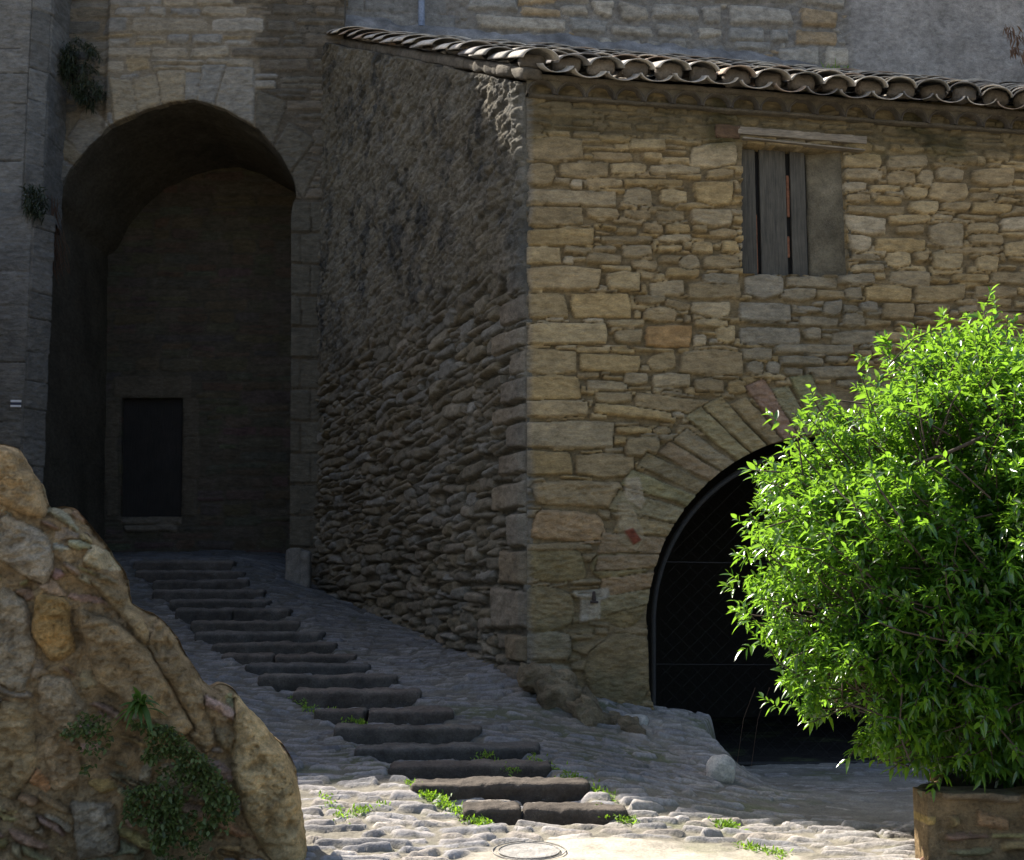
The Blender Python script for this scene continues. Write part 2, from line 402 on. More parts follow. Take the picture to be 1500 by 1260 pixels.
# ------------------------------------------------------------------ ground heights
ST = [(690,890,1187),(615,855,1150),(575,805,1120),(540,770,1095),(500,690,1065),(474,650,1040),(430,605,1014),(390,570,990),(366,537,974),(340,510,960),
      (318,486,943),(297,462,928),(280,437,911),(262,408,894),(248,390,880),(236,370,866),(222,352,851),(210,347,837),(198,340,823)]
SY = [8.9+.52*i for i in range(len(ST))]
STW = [(at_y(a, y, Y), at_y(b, y, Y)) for (a, b, y), Y in zip(ST, SY)]
GP = []
for (A, B) in STW:
    for t in (-.35, 0, 1, 1.3):
        p = A+(B-A)*t; GP.append((p[0], p[1]+.25, p[2]-(.02 if 0 <= t <= 1 else .04)))
def gp(px, py, Y): GP.append(tuple(at_y(px, py, Y)))
def side_at(px, py):
    u, v = SIDE.uv(px, py); p = SIDE.P(u, v); GP.append(tuple(p))
for q in ((757, 985), (700, 962), (640, 938), (560, 905), (500, 882), (470, 868)): side_at(*q)
for q in ((100, 1310, 7.2), (250, 1300, 7.5), (450, 1256, 7.95), (750, 1257, 7.95), (1100, 1257, 7.95), (1345, 1220, 8.7), (1500, 1262, 7.9), (450, 1150, 9.6), (600, 1146, 9.45),
          (330, 1030, 11.6), (250, 960, 13.4), (200, 890, 15.6), (160, 850, 17.2), (120, 833, 18.6), (300, 817, 19.6), (400, 826, 19.2), (250, 810, 22.4), (430, 812, 22.4),
          (900, 1075, 11.9), (840, 1030, 12.2), (980, 1085, 11.8), (760, 1080, 11.2), (900, 1130, 10.4), (1000, 1165, 9.9), (1100, 1195, 9.4), (1200, 1212, 9.1)): gp(*q)
GP.append((-6, 9, -1.3)); GP.append((-6.5, 14, -.4)); GP.append((4, 5, -1.62)); GP.append((-3, 5, -1.6)); GP.append((6, 8, -1.62)); GP.append((0, 3, -1.62))
GP.append((2.2, 12.2, -1.35)); GP.append((6, 12, -1.6)); GP.append((4.5, 16, -1.2))
GP = np.array(GP)
def _k(r2): return np.where(r2 > 0, .5*r2*np.log(np.maximum(r2, 1e-12)), 0)
_n = len(GP); _r2 = ((GP[:, None, :2]-GP[None, :, :2])**2).sum(-1)
_A = np.zeros((_n+3, _n+3)); _A[:_n, :_n] = _k(_r2)+np.eye(_n)*.35; _A[:_n, _n] = 1; _A[:_n, _n+1:] = GP[:, :2]; _A[_n, :_n] = 1; _A[_n+1:, :_n] = GP[:, :2].T
_w = np.linalg.solve(_A, np.concatenate([GP[:, 2], [0, 0, 0]]))
def _ramp_exact(X, Y):
    s = _w[_n]+_w[_n+1]*X+_w[_n+2]*Y
    for i in range(_n): s = s+_w[i]*_k((X-GP[i, 0])**2+(Y-GP[i, 1])**2)
    return s
_gx = np.arange(-8.5, 7.6, .12); _gy = np.arange(2.0, 24.1, .12); _GX, _GY = np.meshgrid(_gx, _gy); _GZ = _ramp_exact(_GX, _GY)
def ramp_z(X, Y):
    a = np.clip((np.asarray(X, float)-_gx[0])/.12, 0, len(_gx)-1.001); b = np.clip((np.asarray(Y, float)-_gy[0])/.12, 0, len(_gy)-1.001)
    i = a.astype(int); j = b.astype(int); a = a-i; b = b-j
    return (_GZ[j, i]*(1-a)+_GZ[j, i+1]*a)*(1-b)+(_GZ[j+1, i]*(1-a)+_GZ[j+1, i+1]*a)*b
FLZ = at_y(1200, 1128, 12.75)[2]
def floor_mix(X, Y):
    xe = 1.88+.07*np.sin(Y*5); w = .10+.9*sstep(12.3, 10.2, Y); yf = 12.5+.13*(X-.13)
    return np.maximum(sstep(-w*.4, w, X-xe), sstep(1.0, 1.2, X)*sstep(.10, .25, Y-yf))
def floor_z(X, Y): return FLZ+(-1.615-FLZ)*sstep(12.7, 9.2, Y)
def gz(X, Y):
    m = floor_mix(X, Y); a = ramp_z(X, Y)
    m2 = m*sstep(8.6, 9.6, Y)
    return a*(1-m2)+floor_z(X, Y)*m2

# ------------------------------------------------------------------ ground sheet
xs = np.arange(-7.8, 6.8, .02); yv = [6.0]
while yv[-1] < 23: yv.append(yv[-1]+max(.010, .0017*yv[-1]))
ys = np.array(yv)
L = Layout(xs, ys, warp=.05, wfreq=2.6, seed=3, mortar=(.22, .20, .16))
def cobcol(x, y, r):
    c = r.choice([(.36, .335, .32), (.31, .295, .285), (.39, .36, .335), (.29, .28, .28), (.36, .32, .28)]); k = r.uniform(.85, 1.15); return tuple(v*k for v in c)
def cob(x, y, r):
    if x > 1.25+.22*(y-9) and y > 9.1 and r.random() < .55: return None
    if (x-.75)**2/1.0+(y-7.85)**2/.26 < 1: return None
    return cobcol(x, y, r)
courses(L, -7.8, 6.8, 6.0, 19.0, (.09, .16), (.18, .50), lambda x, y, r: cob(x, y, r) if y < 10.2 else None, random.Random(8), lift=(.016, .042), edge=.035, gap=.003, split=.35, tilt=.022, j=.5, dip=.06, k=110, minin=.3)
courses(L, -7.8, 6.8, 10.1, 19.0, (.06, .10), (.14, .40), cob, random.Random(18), lift=(.010, .028), edge=.025, gap=.003, split=.2, tilt=.012, j=.5, dip=.04, k=160, minin=.3)
courses(L, -7.8, -2, 19.0, 23.0, (.2, .3), (.3, .6), cobcol, random.Random(9), lift=(.015, .03), edge=.05, split=0)
X, Y = L.U, L.V
h = L.finish(.014, -.004)
G = gz(X, Y)
# corridor of the stairs sits below the step stones
lx = np.interp(Y, SY, [a[0] for a, b in STW]); rx = np.interp(Y, SY, [b[0] for a, b in STW])
stp = np.interp(Y, SY, [a[2] for a, b in STW])
ins = sstep(-.02, .06, X-lx)*sstep(-.02, .06, rx-X)*sstep(8.72, 8.8, Y)*(1-sstep(18.4, 18.8, Y))
stf = np.array([A[2] for A, B in STW]); kk = np.clip(np.floor((Y-SY[0]-.17)/.52), -1, len(SY)-1).astype(int)
bed = np.where(kk >= 0, stf[np.maximum(kk, 0)]-.045, stf[0]-.15); G = G*(1-ins)+bed*ins
# smooth pale cement patch in front and dirt on the floor by the cellar
pt = sstep(1.15, .8, (X-.75)**2/1.15+(Y-7.85)**2/.30+.35*fbm(X*3, Y*3, 3, 4))
fm = floor_mix(X, Y)*sstep(8.9, 9.4, Y)
h = h*(1-pt)+.004*fbm(X*4, Y*4, 3, 9)*pt
h = h*(1-.45*fm)
big = fbm(X*.9, Y*.9, 4, 66); h = h+.020*big+.012*fbm(X*3, Y*6, 3, 67)
# rocky apron at the foot of the house corner
ap = np.exp(-(((X-1.05)/.75)**2+((Y-12.05)/.55)**2)); h = h+ap*(.05+.07*fbm(X*2.5, Y*4, 4, 12))
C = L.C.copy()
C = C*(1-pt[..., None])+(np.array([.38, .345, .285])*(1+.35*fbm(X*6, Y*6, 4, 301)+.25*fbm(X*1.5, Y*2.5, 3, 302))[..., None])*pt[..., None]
dirt = (fm*sstep(-.3, .5, fbm(X*1.3, Y*2.5, 4, 31)+.15))[..., None]; C = C*(1-.75*dirt)+np.array([.30, .275, .23])*.75*dirt
sand = np.clip(ap*1.2*sstep(-.5, .4, fbm(X*3, Y*5, 3, 41)), 0, 1)[..., None]; C = C*(1-sand)+np.array([.37, .32, .25])*sand
cel = (sstep(1.0, 1.3, X)*sstep(.22, .5, Y-12.5-.13*(X-.13)))[..., None]; C = C*(1-cel)+np.array([.035, .03, .025])*cel  # cellar floor coloured near black in place of the room's shade
moss = (sstep(.10, .55, fbm(X*1.7, Y*1.7, 4, 51))*(L.msk < .006)*sstep(-3, -1.0, X))[..., None]; C = C*(1-.6*moss)+np.array([.13, .15, .06])*.6*moss
lane = (sstep(1.8, .6, X)*sstep(9.3, 10.5, Y))[..., None]; C = C*(1-(.46+.18*sstep(12, 18, Y)[..., None])*lane*np.array([1.05, 1.0, .96]))  # lane colour darkened, more so uphill, to paint in its shade
j0, i0 = np.indices(X.shape); nv, nu = X.shape
VV = np.stack([X, Y, G+h], -1).reshape(-1, 3); a = (np.arange(nv-1)[:, None]*nu+np.arange(nu-1)[None]).ravel()
# outer ring of the same sheet runs on to the far distance
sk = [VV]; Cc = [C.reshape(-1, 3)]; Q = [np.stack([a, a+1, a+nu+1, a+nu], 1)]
bi = np.concatenate([np.arange(nu), np.arange(1, nv)*nu+nu-1, (nv-1)*nu+np.arange(nu-2, -1, -1), np.arange(nv-2, 0, -1)*nu])
ctr = np.array([0, 14., 0]); prev = bi; base = len(VV)
for k, (s_, zt) in enumerate(((1.6, .5), (4, .9), (60, 1.))):
    B = VV[bi].copy(); d = B[:, :2]-ctr[:2]; B[:, :2] = ctr[:2]+d*s_; B[:, 2] = B[:, 2]*(1-zt)+(-1.63+.0*d[:, 0])*zt
    sk.append(B); Cc.append(np.tile([.3, .27, .22], (len(B), 1))); cur = base+k*len(bi)+np.arange(len(bi)); n2 = np.roll(np.arange(len(bi)), -1)
    Q.append(np.stack([prev, prev[n2], cur[n2], cur], 1)); prev = cur
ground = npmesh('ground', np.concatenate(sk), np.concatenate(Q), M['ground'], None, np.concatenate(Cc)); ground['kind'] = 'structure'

# ------------------------------------------------------------------ the stairs
stairs = empty('stone_staircase', (STW[0][0]+STW[0][1])/2, 'long flight of worn dark stone steps climbing the cobbled lane to the arched gateway', 'staircase')
for i, ((A, B), Y0) in enumerate(zip(STW, SY)):
    r = random.Random(40+i); A = A+EX*r.uniform(-.07, .05); B = B+EX*r.uniform(-.05, .09); w = B[0]-A[0]+.12; n = 2 if i in (0, 5, 9, 13) else 1; parts = []; x = A[0]-.05
    cut = [0]+sorted(r.uniform(.35, .68) for _ in range(n-1))+[1]
    for c0, c1 in zip(cut[:-1], cut[1:]):
        ww = w*(c1-c0)-.012; cx = np.array([x+w*(c0+c1)/2, Y0+.10+r.uniform(-.02, .02), A[2]-.13+r.uniform(-.012, .012)])
        an = r.uniform(-.045, .045); ax = np.array([math.cos(an), math.sin(an), r.uniform(-.012, .012)]); ay = np.array([-math.sin(an), math.cos(an), .03])
        parts.append(rough_block(cx, ax, ay, EZ, (ww, .26, .28), (max(8, int(ww/.015)), 14, 16), .035, .032, 5.5, 60+i*3+int(c0*10)))
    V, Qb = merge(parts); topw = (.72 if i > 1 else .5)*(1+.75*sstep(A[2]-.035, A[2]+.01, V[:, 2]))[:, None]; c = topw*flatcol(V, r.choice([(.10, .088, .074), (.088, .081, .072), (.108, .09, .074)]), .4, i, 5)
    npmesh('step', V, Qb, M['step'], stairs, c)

# ------------------------------------------------------------------ house
house = empty('stone_house', (C0[0], C0[1], -1.0), 'rustic house of warm rubble stone with tiled eaves and a dark cellar arch', 'house')
# --- front wall
W = 6.9
us = np.arange(-.02, W, .0115); vs = np.arange(-1.95, 5.15, .0115)
L = Layout(us, vs, warp=.016, wfreq=4.2, seed=21, mortar=(.245, .195, .12))
ACX, ACY, AR = 1224, 911, 277
ap_ = [FAC.uv(948+ (14 if y > 1000 else 0), y) for y in (1300, 1060, 1000, 960, 925)]
ap_ += [FAC.uv(ACX-AR*math.cos(t), ACY-AR*math.sin(t)) for t in np.linspace(.02, math.pi-.02, 40)]
ap_ += [FAC.uv(1501, y) for y in (925, 1300)]
win = FAC.poly([(1087, 211), (1233, 222), (1236, 300), (1241, 405), (1086, 402)])
def box(x0, y0, x1, y1, r, j=.16, rot=0):
    w, h = x1-x0, y1-y0; m = min(w, h)*j; u = r.uniform
    pts = [(x0+u(0, m), y0+u(0, m)), (x0+w*.5, y0+u(-m, m)*.3), (x1-u(0, m), y0+u(0, m)), (x1-u(0, m)*.4, y0+h*.5), (x1-u(0, m), y1-u(0, m)), (x0+w*.5, y1+u(-m, m)*.3), (x0+u(0, m), y1-u(0, m)), (x0+u(0, m)*.4, y0+h*.5)]
    return [(x, y+rot*(x-x0)/w) for x, y in pts]
rr = random.Random(3)
# voussoirs first, so that the rubble is cut against them
rads = [(t, t+dt) for t, dt in zip(np.arange(.10, 3.0, .092), [.088]*60)]
for k, (t0, t1) in enumerate(rads):
    d = rr.uniform(0, .02); ro = AR+rr.uniform(72, 98); ri = AR-6
    sl = -.10 if t0 < 1.5 else .1
    P = [(ACX-ri*math.cos(t0+d), ACY-ri*math.sin(t0+d)), (ACX-ro*math.cos(t0+d+sl), ACY-ro*math.sin(t0+d+sl)), (ACX-ro*math.cos(t1+sl), ACY-ro*math.sin(t1+sl)), (ACX-ri*math.cos(t1), ACY-ri*math.sin(t1))]
    L.stone(FAC.poly(P), tuple(v*rr.uniform(.88, 1.1) for v in (.335, .275, .17)), .028, .014, .002, .014, rough=2.6, k=200)
TR = """771,200,856,237;817,238,892,262;834,263,854,276,l;770,240,815,276;867,222,927,236;893,239,948,257;858,260,912,276;771,278,903,302;912,272,956,303;771,303,856,333;771,334,870,361;
858,303,907,322;912,306,955,321;960,307,1004,325;1008,211,1080,247;1034,248,1076,262;1014,264,1074,302;1009,303,1074,332;941,325,973,341;974,328,1011,343;1012,330,1036,341;1037,336,1081,350;877,346,957,358;
962,345,1012,358;1012,352,1046,372;1055,353,1082,372;765,362,822,389;825,376,842,389,l;867,359,903,370;910,359,957,377;961,360,1000,371;857,372,912,388;924,380,965,396;993,373,1025,396;1027,376,1083,397;
920,203,974,222;938,225,970,237;950,241,1027,257;912,262,1000,274;965,277,1007,298;771,390,881,427;886,399,940,429;927,397,960,408;974,393,1024,409;1027,399,1083,416;950,411,1002,434;1006,413,1086,438;
771,428,833,468;836,429,925,466;929,431,975,447;942,449,993,472;928,453,940,466;1009,440,1070,463;800,462,826,472,l;854,466,886,474,l;1000,461,1012,475;772,473,891,507;889,467,946,482;898,483,943,504;
944,475,1015,510,o;1015,466,1067,480;1015,491,1036,507,l;1048,477,1078,504;765,509,846,548;843,508,893,518;893,507,930,516;848,517,938,546;946,516,991,546;995,512,1088,552;1039,506,1081,517;845,548,880,556;
882,549,912,556;912,546,948,564;953,548,1011,569;1014,553,1061,576;1064,557,1093,577;765,549,851,586;857,557,921,572;870,573,927,590;762,587,862,613;764,615,900,657;901,623,957,637;958,626,983,639;
911,640,966,670;758,659,838,698;841,662,930,699;928,674,945,690;983,602,1003,611,l;998,607,1025,620;1232,226,1292,246;1295,227,1358,249;1234,247,1293,266;1295,250,1341,273;1342,248,1369,272;1369,247,1412,266;
1233,267,1269,281,l;1271,272,1318,283;1321,274,1360,291;1359,266,1417,296;1236,283,1276,298;1281,286,1320,298;1329,293,1374,315;1376,296,1419,312;1420,295,1482,313;1239,300,1326,314;1237,314,1300,343,l;
1302,315,1364,330;1312,330,1354,343;1357,326,1413,362;1364,315,1395,324;1401,314,1458,323;1415,325,1463,343;1464,316,1530,340,l;1240,344,1277,371,l;1279,348,1356,370;1417,344,1469,360;1383,361,1464,372;
1245,373,1289,384;1246,386,1295,399;1295,370,1333,394;1335,362,1361,386;1363,365,1410,397;1426,374,1464,397;1467,355,1530,378;1302,396,1364,419;1393,400,1448,414;1450,396,1530,416;1264,420,1335,441;
1337,417,1414,443;1424,418,1488,439;1235,422,1263,441,g;1256,442,1287,457,b;1290,444,1340,470;1340,446,1390,461;1420,246,1485,272;1447,274,1485,284;1419,281,1462,293;1087,399,1149,438,b;1150,404,1228,421,g;
1142,422,1195,441,g;1225,402,1281,418,g;1080,442,1160,473,b;1204,440,1234,462,b;1166,448,1201,458,b;1168,463,1229,479,g;1232,459,1268,479,g;1080,477,1172,504,b;1174,480,1203,500,g;1216,484,1285,507,g;
1285,484,1340,499;1132,503,1249,518,g;1083,509,1131,527,g;1140,520,1206,535;1209,519,1240,531;1090,529,1119,550,g;1121,530,1144,548,b;1148,536,1176,550;1178,536,1254,556,g;1243,508,1252,526,r"""
TRR = """929,572,1046,598,14;868,587,991,606,16;1093,583,1200,598,0"""
CM = {'w': None, 'l': (.47, .40, .29), 'g': (.30, .26, .19), 'b': (.31, .28, .225), 'o': (.42, .27, .13), 'r': (.26, .10, .055)}
for t in TR.replace('\n', '').split(';'):
    f = t.split(','); x0, y0, x1, y1 = map(float, f[:4]); c = CM[f[4]] if len(f) > 4 else fcol((x0+x1)/2, (y0+y1)/2, rr)
    if c is None: c = fcol((x0+x1)/2, (y0+y1)/2, rr)
    big = (x1-x0) > 70
    L.stone(FAC.poly(box(x0, y0, x1, y1, rr, .22 if not big else .14, rr.uniform(-1.5, 2.5))), c, rr.uniform(.03, .055), .020, .002, .016, k=260)
for t in TRR.split(';'):
    x0, y0, x1, y1, ro = map(float, t.split(',')); L.stone(FAC.poly(box(x0, y0, x1, y1, rr, .22, ro)), fcol(x0, y0, rr), .05, .024, .004, .01, k=170)
# big eroded base blocks of the corner
for (x0, y0, x1, y1, c, lf) in ((774, 700, 916, 746, (.36, .28, .17), .05), (774, 744, 890, 797, (.42, .30, .18), .045), (838, 778, 915, 800, (.42, .31, .2), .05), (756, 803, 862, 856, (.27, .22, .12), .02),
        (860, 806, 950, 858, (.29, .24, .13), .02), (754, 858, 846, 925, (.27, .22, .13), .025), (874, 857, 950, 922, (.30, .235, .125), .015), (762, 926, 842, 972, (.33, .28, .2), .055),
        (845, 926, 962, 1046, (.27, .215, .125), .035), (748, 970, 842, 1012, (.30, .26, .19), .07)):
    L.stone(FAC.poly(box(x0, y0, x1, y1, rr, .25)), c, lf+.01, .05, .003, .03, rough=3.0, k=45)
def rest(u, v, r):
    p = FAC.P(u, v); d = p@CF; px = 750+F_PX*p[0]/d; py = 630-F_PX*(p@CU)/d
    if px < 945 and py > 700: return (.30, .24, .15)
    if math.hypot(px-ACX, py-ACY) < AR+70 and py < ACY: return None
    return fcol(px, py, r)
darts(L, 900, (.18, .5), (.07, .16), rest, random.Random(13), (.03, .055), edge=.02, gap=.002, k=220, tilt=.015)
courses(L, 0, W, -1.9, 5.1, (.085, .15), (.14, .42), rest, random.Random(14), lift=(.03, .055), edge=.020, gap=.003, split=.35, j=.34, dip=.025, minin=.3, k=220)
chinks(L, 3000, (.03, .085), rest, random.Random(15), need=.006)
h = L.finish(.014, -.016)
U, V = L.U, L.V
ztop = FAC.uv(1000, 195)[1]
pl_ = sstep(ztop-.25, ztop+.05, V+.10*fbm(U*1.5, V*1.5, 3, 8))           # rough render left under the eaves
h = h*(1-.55*pl_)+pl_*(.025+.02*fbm(U*6, V*8, 4, 19))
soft = sstep(-.05, -.35, V+.05*fbm(U*3, V*3, 2, 5))*sstep(1.5, 1.15, U); h = h*(1-.35*soft)+soft*.35*(.03+.05*fbm(U*2.2, V*4, 4, 71))
C = L.C.copy()
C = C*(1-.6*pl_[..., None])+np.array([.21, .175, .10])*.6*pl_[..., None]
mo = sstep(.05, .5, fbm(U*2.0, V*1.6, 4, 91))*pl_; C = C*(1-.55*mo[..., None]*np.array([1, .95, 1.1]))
ev = sstep(FAC.uv(1000, 212)[1], FAC.uv(1000, 196)[1], V+.04*fbm(U*3, V*3, 3, 6))[..., None]; C = C*(1-.35*ev)  # top of the wall painted darker for the shadow under the eaves
gl = (sstep(.09, .0, U+.05*fbm(V*2, U, 3, 7)))[..., None]; C = C*(1-.7*gl)+np.array([.22, .215, .20])*.7*gl     # grey lichen on the corner edge
gr = (soft*sstep(.0, .45, fbm(U*2.3, V*2.3, 4, 33)))[..., None]; C = C*(1-.45*gr)+np.array([.13, .135, .085])*.45*gr
# pale mortar patches and a piece of brick set beside the arch
def patch(pts, col, a=.9, lift=.0):
    global h
    d = sdf_poly(FAC.poly(pts), L.WU, L.WV); m = sstep(.008, -.012, d); C[:] = C*(1-a*m[..., None])+np.array(col)*a*m[..., None]; h[:] = h*(1-m*.5)+m*(.03+lift+.006*fbm(U*20, V*20, 3, 4))
patch([(838, 866), (890, 862), (893, 874), (878, 882), (880, 908), (848, 912), (850, 880)], (.42, .39, .33))
patch([(915, 702), (935, 700), (945, 735), (938, 748), (915, 730)], (.46, .39, .29))
patch([(905, 735), (925, 740), (945, 790), (930, 810), (905, 795)], (.40, .33, .22))
patch([(913, 779), (926, 774), (938, 792), (926, 800)], (.24, .075, .045), 1, .012)
patch([(757, 700), (774, 700), (772, 800), (757, 800)], (.27, .265, .25), .8)
h *= .45+.55*sstep(-.01, .06, U)
sky = FAC.uv(1000, 170)[1]
keep = np.maximum(np.maximum(-sdf_poly(ap_, L.WU*.5+U*.5, L.WV*.5+V*.5), -sdf_poly(win, U, V)), V-5.1)
keep = np.maximum(keep, np.maximum(-U-.0, U-(W-.03)))
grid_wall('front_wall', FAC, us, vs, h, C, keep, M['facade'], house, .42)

# --- side wall
SL = np.linalg.norm(C1-C0)+.5
us2 = np.concatenate([np.arange(0, 1.6, .013), np.arange(1.6, SL, .02)]); vs2 = np.arange(-1.6, 8.4, .0145)
zt0 = SIDE.uv(772, 118)[1]; zt1 = SIDE.uv(498, 66)[1]; ut1 = SIDE.uv(498, 66)[0]
zt0 = min(zt0, 5.15)
L = Layout(us2, vs2, warp=.024, wfreq=3.6, seed=51, mortar=(.125, .11, .08))
def sc(u, v, r):
    c = r.choice([(.22, .195, .145), (.19, .17, .13), (.24, .21, .16), (.21, .18, .125), (.23, .22, .19)]); k = r.uniform(.85, 1.15); return tuple(x*k for x in c)
sh = lambda x, y: -.03*x*max(0, y+.2)**.9
for k_, (y0, y1) in enumerate(((362, 389), (390, 427), (428, 468), (473, 507), (509, 548), (549, 586), (587, 613), (615, 657), (659, 697), (700, 745), (746, 800), (803, 856), (858, 925), (926, 972), (973, 1010))):
    za, zb_ = FAC.uv(775, y1)[1], FAC.uv(775, y0)[1]; w_ = (.75, .35, .55)[k_ % 3]; q_ = quad(-.05, za+.004, w_, zb_-.004, R, .12)
    L.stone(q_, tuple(v*.6+.01*e_ for v, e_ in zip(fcol(775, y0, R), (0, 1, 3))), .06, .03, .006, .01, k=160)
darts(L, 6500, (.22, .65), (.09, .22), sc, random.Random(60), (.025, .085), edge=.035, gap=.003, k=130, tilt=.03, slope=lambda u, v: -.038*max(0, v+.2)**.9, minin=.5)
courses(L, -.2, SL+.2, -1.6, 9.6, (.15, .28), (.22, .62), sc, random.Random(61), lift=(.035, .085), edge=.045, gap=.004, shear=sh, split=.35, tilt=.03, j=.34, dip=.022, k=80, minin=.3)
chinks(L, 3000, (.05, .14), sc, random.Random(62), lift=.05, need=.012)
h = L.finish(.02, -.02); U, V = L.U, L.V
li = np.interp(U, [0, 1.0, 2.2, 6.5], [SIDE.uv(771, 452)[1], SIDE.uv(720, 430)[1], SIDE.uv(650, 470)[1], SIDE.uv(500, 560)[1]])
pw = sstep(-.12, .45, V-li+.5*fbm(U*1.2, V*1.2, 4, 13))
rough = .062*fbm(U*2.6+V*1.2, V*4-U*1, 6, 88, .68)+.03*fbm(U*11, V*11, 4, 89, .7)
h = h*(1-.72*pw)+pw*(.06+rough)
h = h+.04*fbm(U*.6, V*.6, 2, 5)
C = L.C*(1-.6*pw[..., None])+np.array([.165, .145, .105])*.6*pw[..., None]
st = sstep(-.12, .42, .6*fbm(U*1.3, V*.9, 5, 95, .66)+.55*fbm(U*7, V*4.5, 5, 96, .68))*pw; C = C*(1+.15*fbm(U*1.1, V*2, 3, 99)[..., None])*(1-.68*st[..., None]*np.array([1.05, 1, .9]))
gb = sstep(.55, .1, U)*sstep(-.2, 1, V)*(1-.0*V); C = C*(1-.35*gb[..., None])+np.array([.22, .22, .20])*.35*gb[..., None]
h *= .4+.6*sstep(-.01, .07, U)
top = zt0+(zt1-zt0)*U/ut1
keep = np.maximum(V-(top-.02+.03*fbm(U*5, V*0, 2, 3)), np.maximum(-U, U-(SL-.03)))
grid_wall('side_wall', SIDE, us2, vs2, h, C, keep, M['side'], house, .45)

# --- dark cellar behind the arch
def quadbox(name, x0, x1, y0, y1, z0, z1, mat, parent, inner=True):
    V = np.array([(x, y, z) for x in (x0, x1) for y in (y0, y1) for z in (z0, z1)], float)
    Q = [(0, 1, 3, 2), (4, 6, 7, 5), (2, 3, 7, 6), (1, 5, 7, 3)]
    return npmesh(name, V, Q, mat, parent, smooth=False)
quadbox('cellar_room', .75, 6.9, 13.15, 18.2, -2.0, 2.9, M['dark'], house)

# --- window: shutter, jamb, lintel
def fbox(x0, y0, x1, y1, off, dep, seed=0, amp=.004, rnd=.008, slant=0, par=None):
    """block set on the front wall: photo corners, offset of its face from the wall plane, depth"""
    a = FAC.px(x0, y0, off); b = FAC.px(x1, y1, off); w = abs((b-a)@FAC.a); hh = abs(a[2]-b[2])
    c = (a+b)/2-FAC.n*dep/2; ax = FAC.a*math.cos(slant)-EZ*math.sin(slant); az = np.cross(ax, -FAC.n); az = az if az[2] > 0 else -az
    return rough_block(c, ax, -FAC.n, az, (w, dep, hh), (max(4, int(w/.02)), 3, max(4, int(hh/.02))), rnd, amp, 9, seed)
wroot = house
sh_parts = []
for k, (x0, x1, y1) in enumerate(((1087, 1115.5, 404), (1117, 1161, 406), (1162.5, 1190, 408))):
    V, Qb = fbox(x0, 212, x1, y1, -.12, .035, k, .003, .005, 0); npmesh('shutter_board', V, Qb, M['oldwood'], house)
V, Qb = merge([fbox(1112.5, 308, 1118, 396, -.150, .02, 1), fbox(1158.5, 250, 1165, 312, -.150, .02, 2), fbox(1158.5, 340, 1165, 372, -.150, .02, 3)])
npmesh('rusty_backing', V, Qb, M['rust'], house)
V, Qb = fbox(1084, 206, 1196, 410, -.19, .02, 7); npmesh('shutter_backing', V, Qb, M['darkwood'], house)
# plastered splayed jamb on the right of the shutter
nj = 14; A0 = FAC.uv(1240, 222); B0 = FAC.uv(1240, 404); gu = np.linspace(0, 1, nj); gvv = np.linspace(0, 1, 40)
GU, GV = np.meshgrid(gu, gvv); uR = FAC.uv(1241, 300)[0]; uL = FAC.uv(1191, 300)[0]; z0 = FAC.uv(1200, 408)[1]; z1 = FAC.uv(1200, 212)[1]
uu = uR+.02+(uL-uR-.02)*GU+.012*fbm(GV*4, GU*2, 3, 5); zz = z0+(z1-z0)*GV; off = .015-.20*GU**.8+.012*fbm(GU*3, GV*9, 4, 3)
P = FAC.o+uu[..., None]*FAC.a+off[..., None]*FAC.n; P[..., 2] += zz; k = np.arange(39)[:, None]*nj+np.arange(nj-1)[None]; k = k.ravel()
back = P-FAC.n*.12; VV = np.concatenate([P.reshape(-1, 3), back.reshape(-1, 3)]); nb = 40*nj
Qb = np.concatenate([np.stack([k, k+1, k+nj+1, k+nj], 1), nb+np.stack([k, k+nj, k+nj+1, k+1], 1)])
e = np.arange(39)*nj+nj-1; Qb = np.concatenate([Qb, np.stack([e, e+nb, e+nj+nb, e+nj], 1)])
npmesh('plastered_jamb', VV, Qb, M['mortar'], house, flatcol(VV, (.17, .145, .098), .5, 4, 4))
V, Qb = fbox(1078, 191, 1266, 211, .07, .22, 11, .012, .012, .035); V2, Q2 = fbox(1085, 209, 1264, 220, .085, .2, 12, .006, .008, .055)
V, Qb = merge([(V, Qb), (V2, Q2)]); npmesh('window_lintel', V, Qb, M['beam'], house)
V, Qb = fbox(1044, 183, 1084, 207, .07, .2, 15, .02, .04); npmesh('corbel_brick', V, Qb, M['facade'], house, flatcol(V, (.13, .085, .055), .3))
# iron peg in the pale mortar patch
V, Qb = merge([fbox(866, 866, 871, 882, .07, .03, 3), fbox(863, 880, 874, 884, .10, .06, 4)]); npmesh('iron_peg', V, Qb, M['iron'], house)

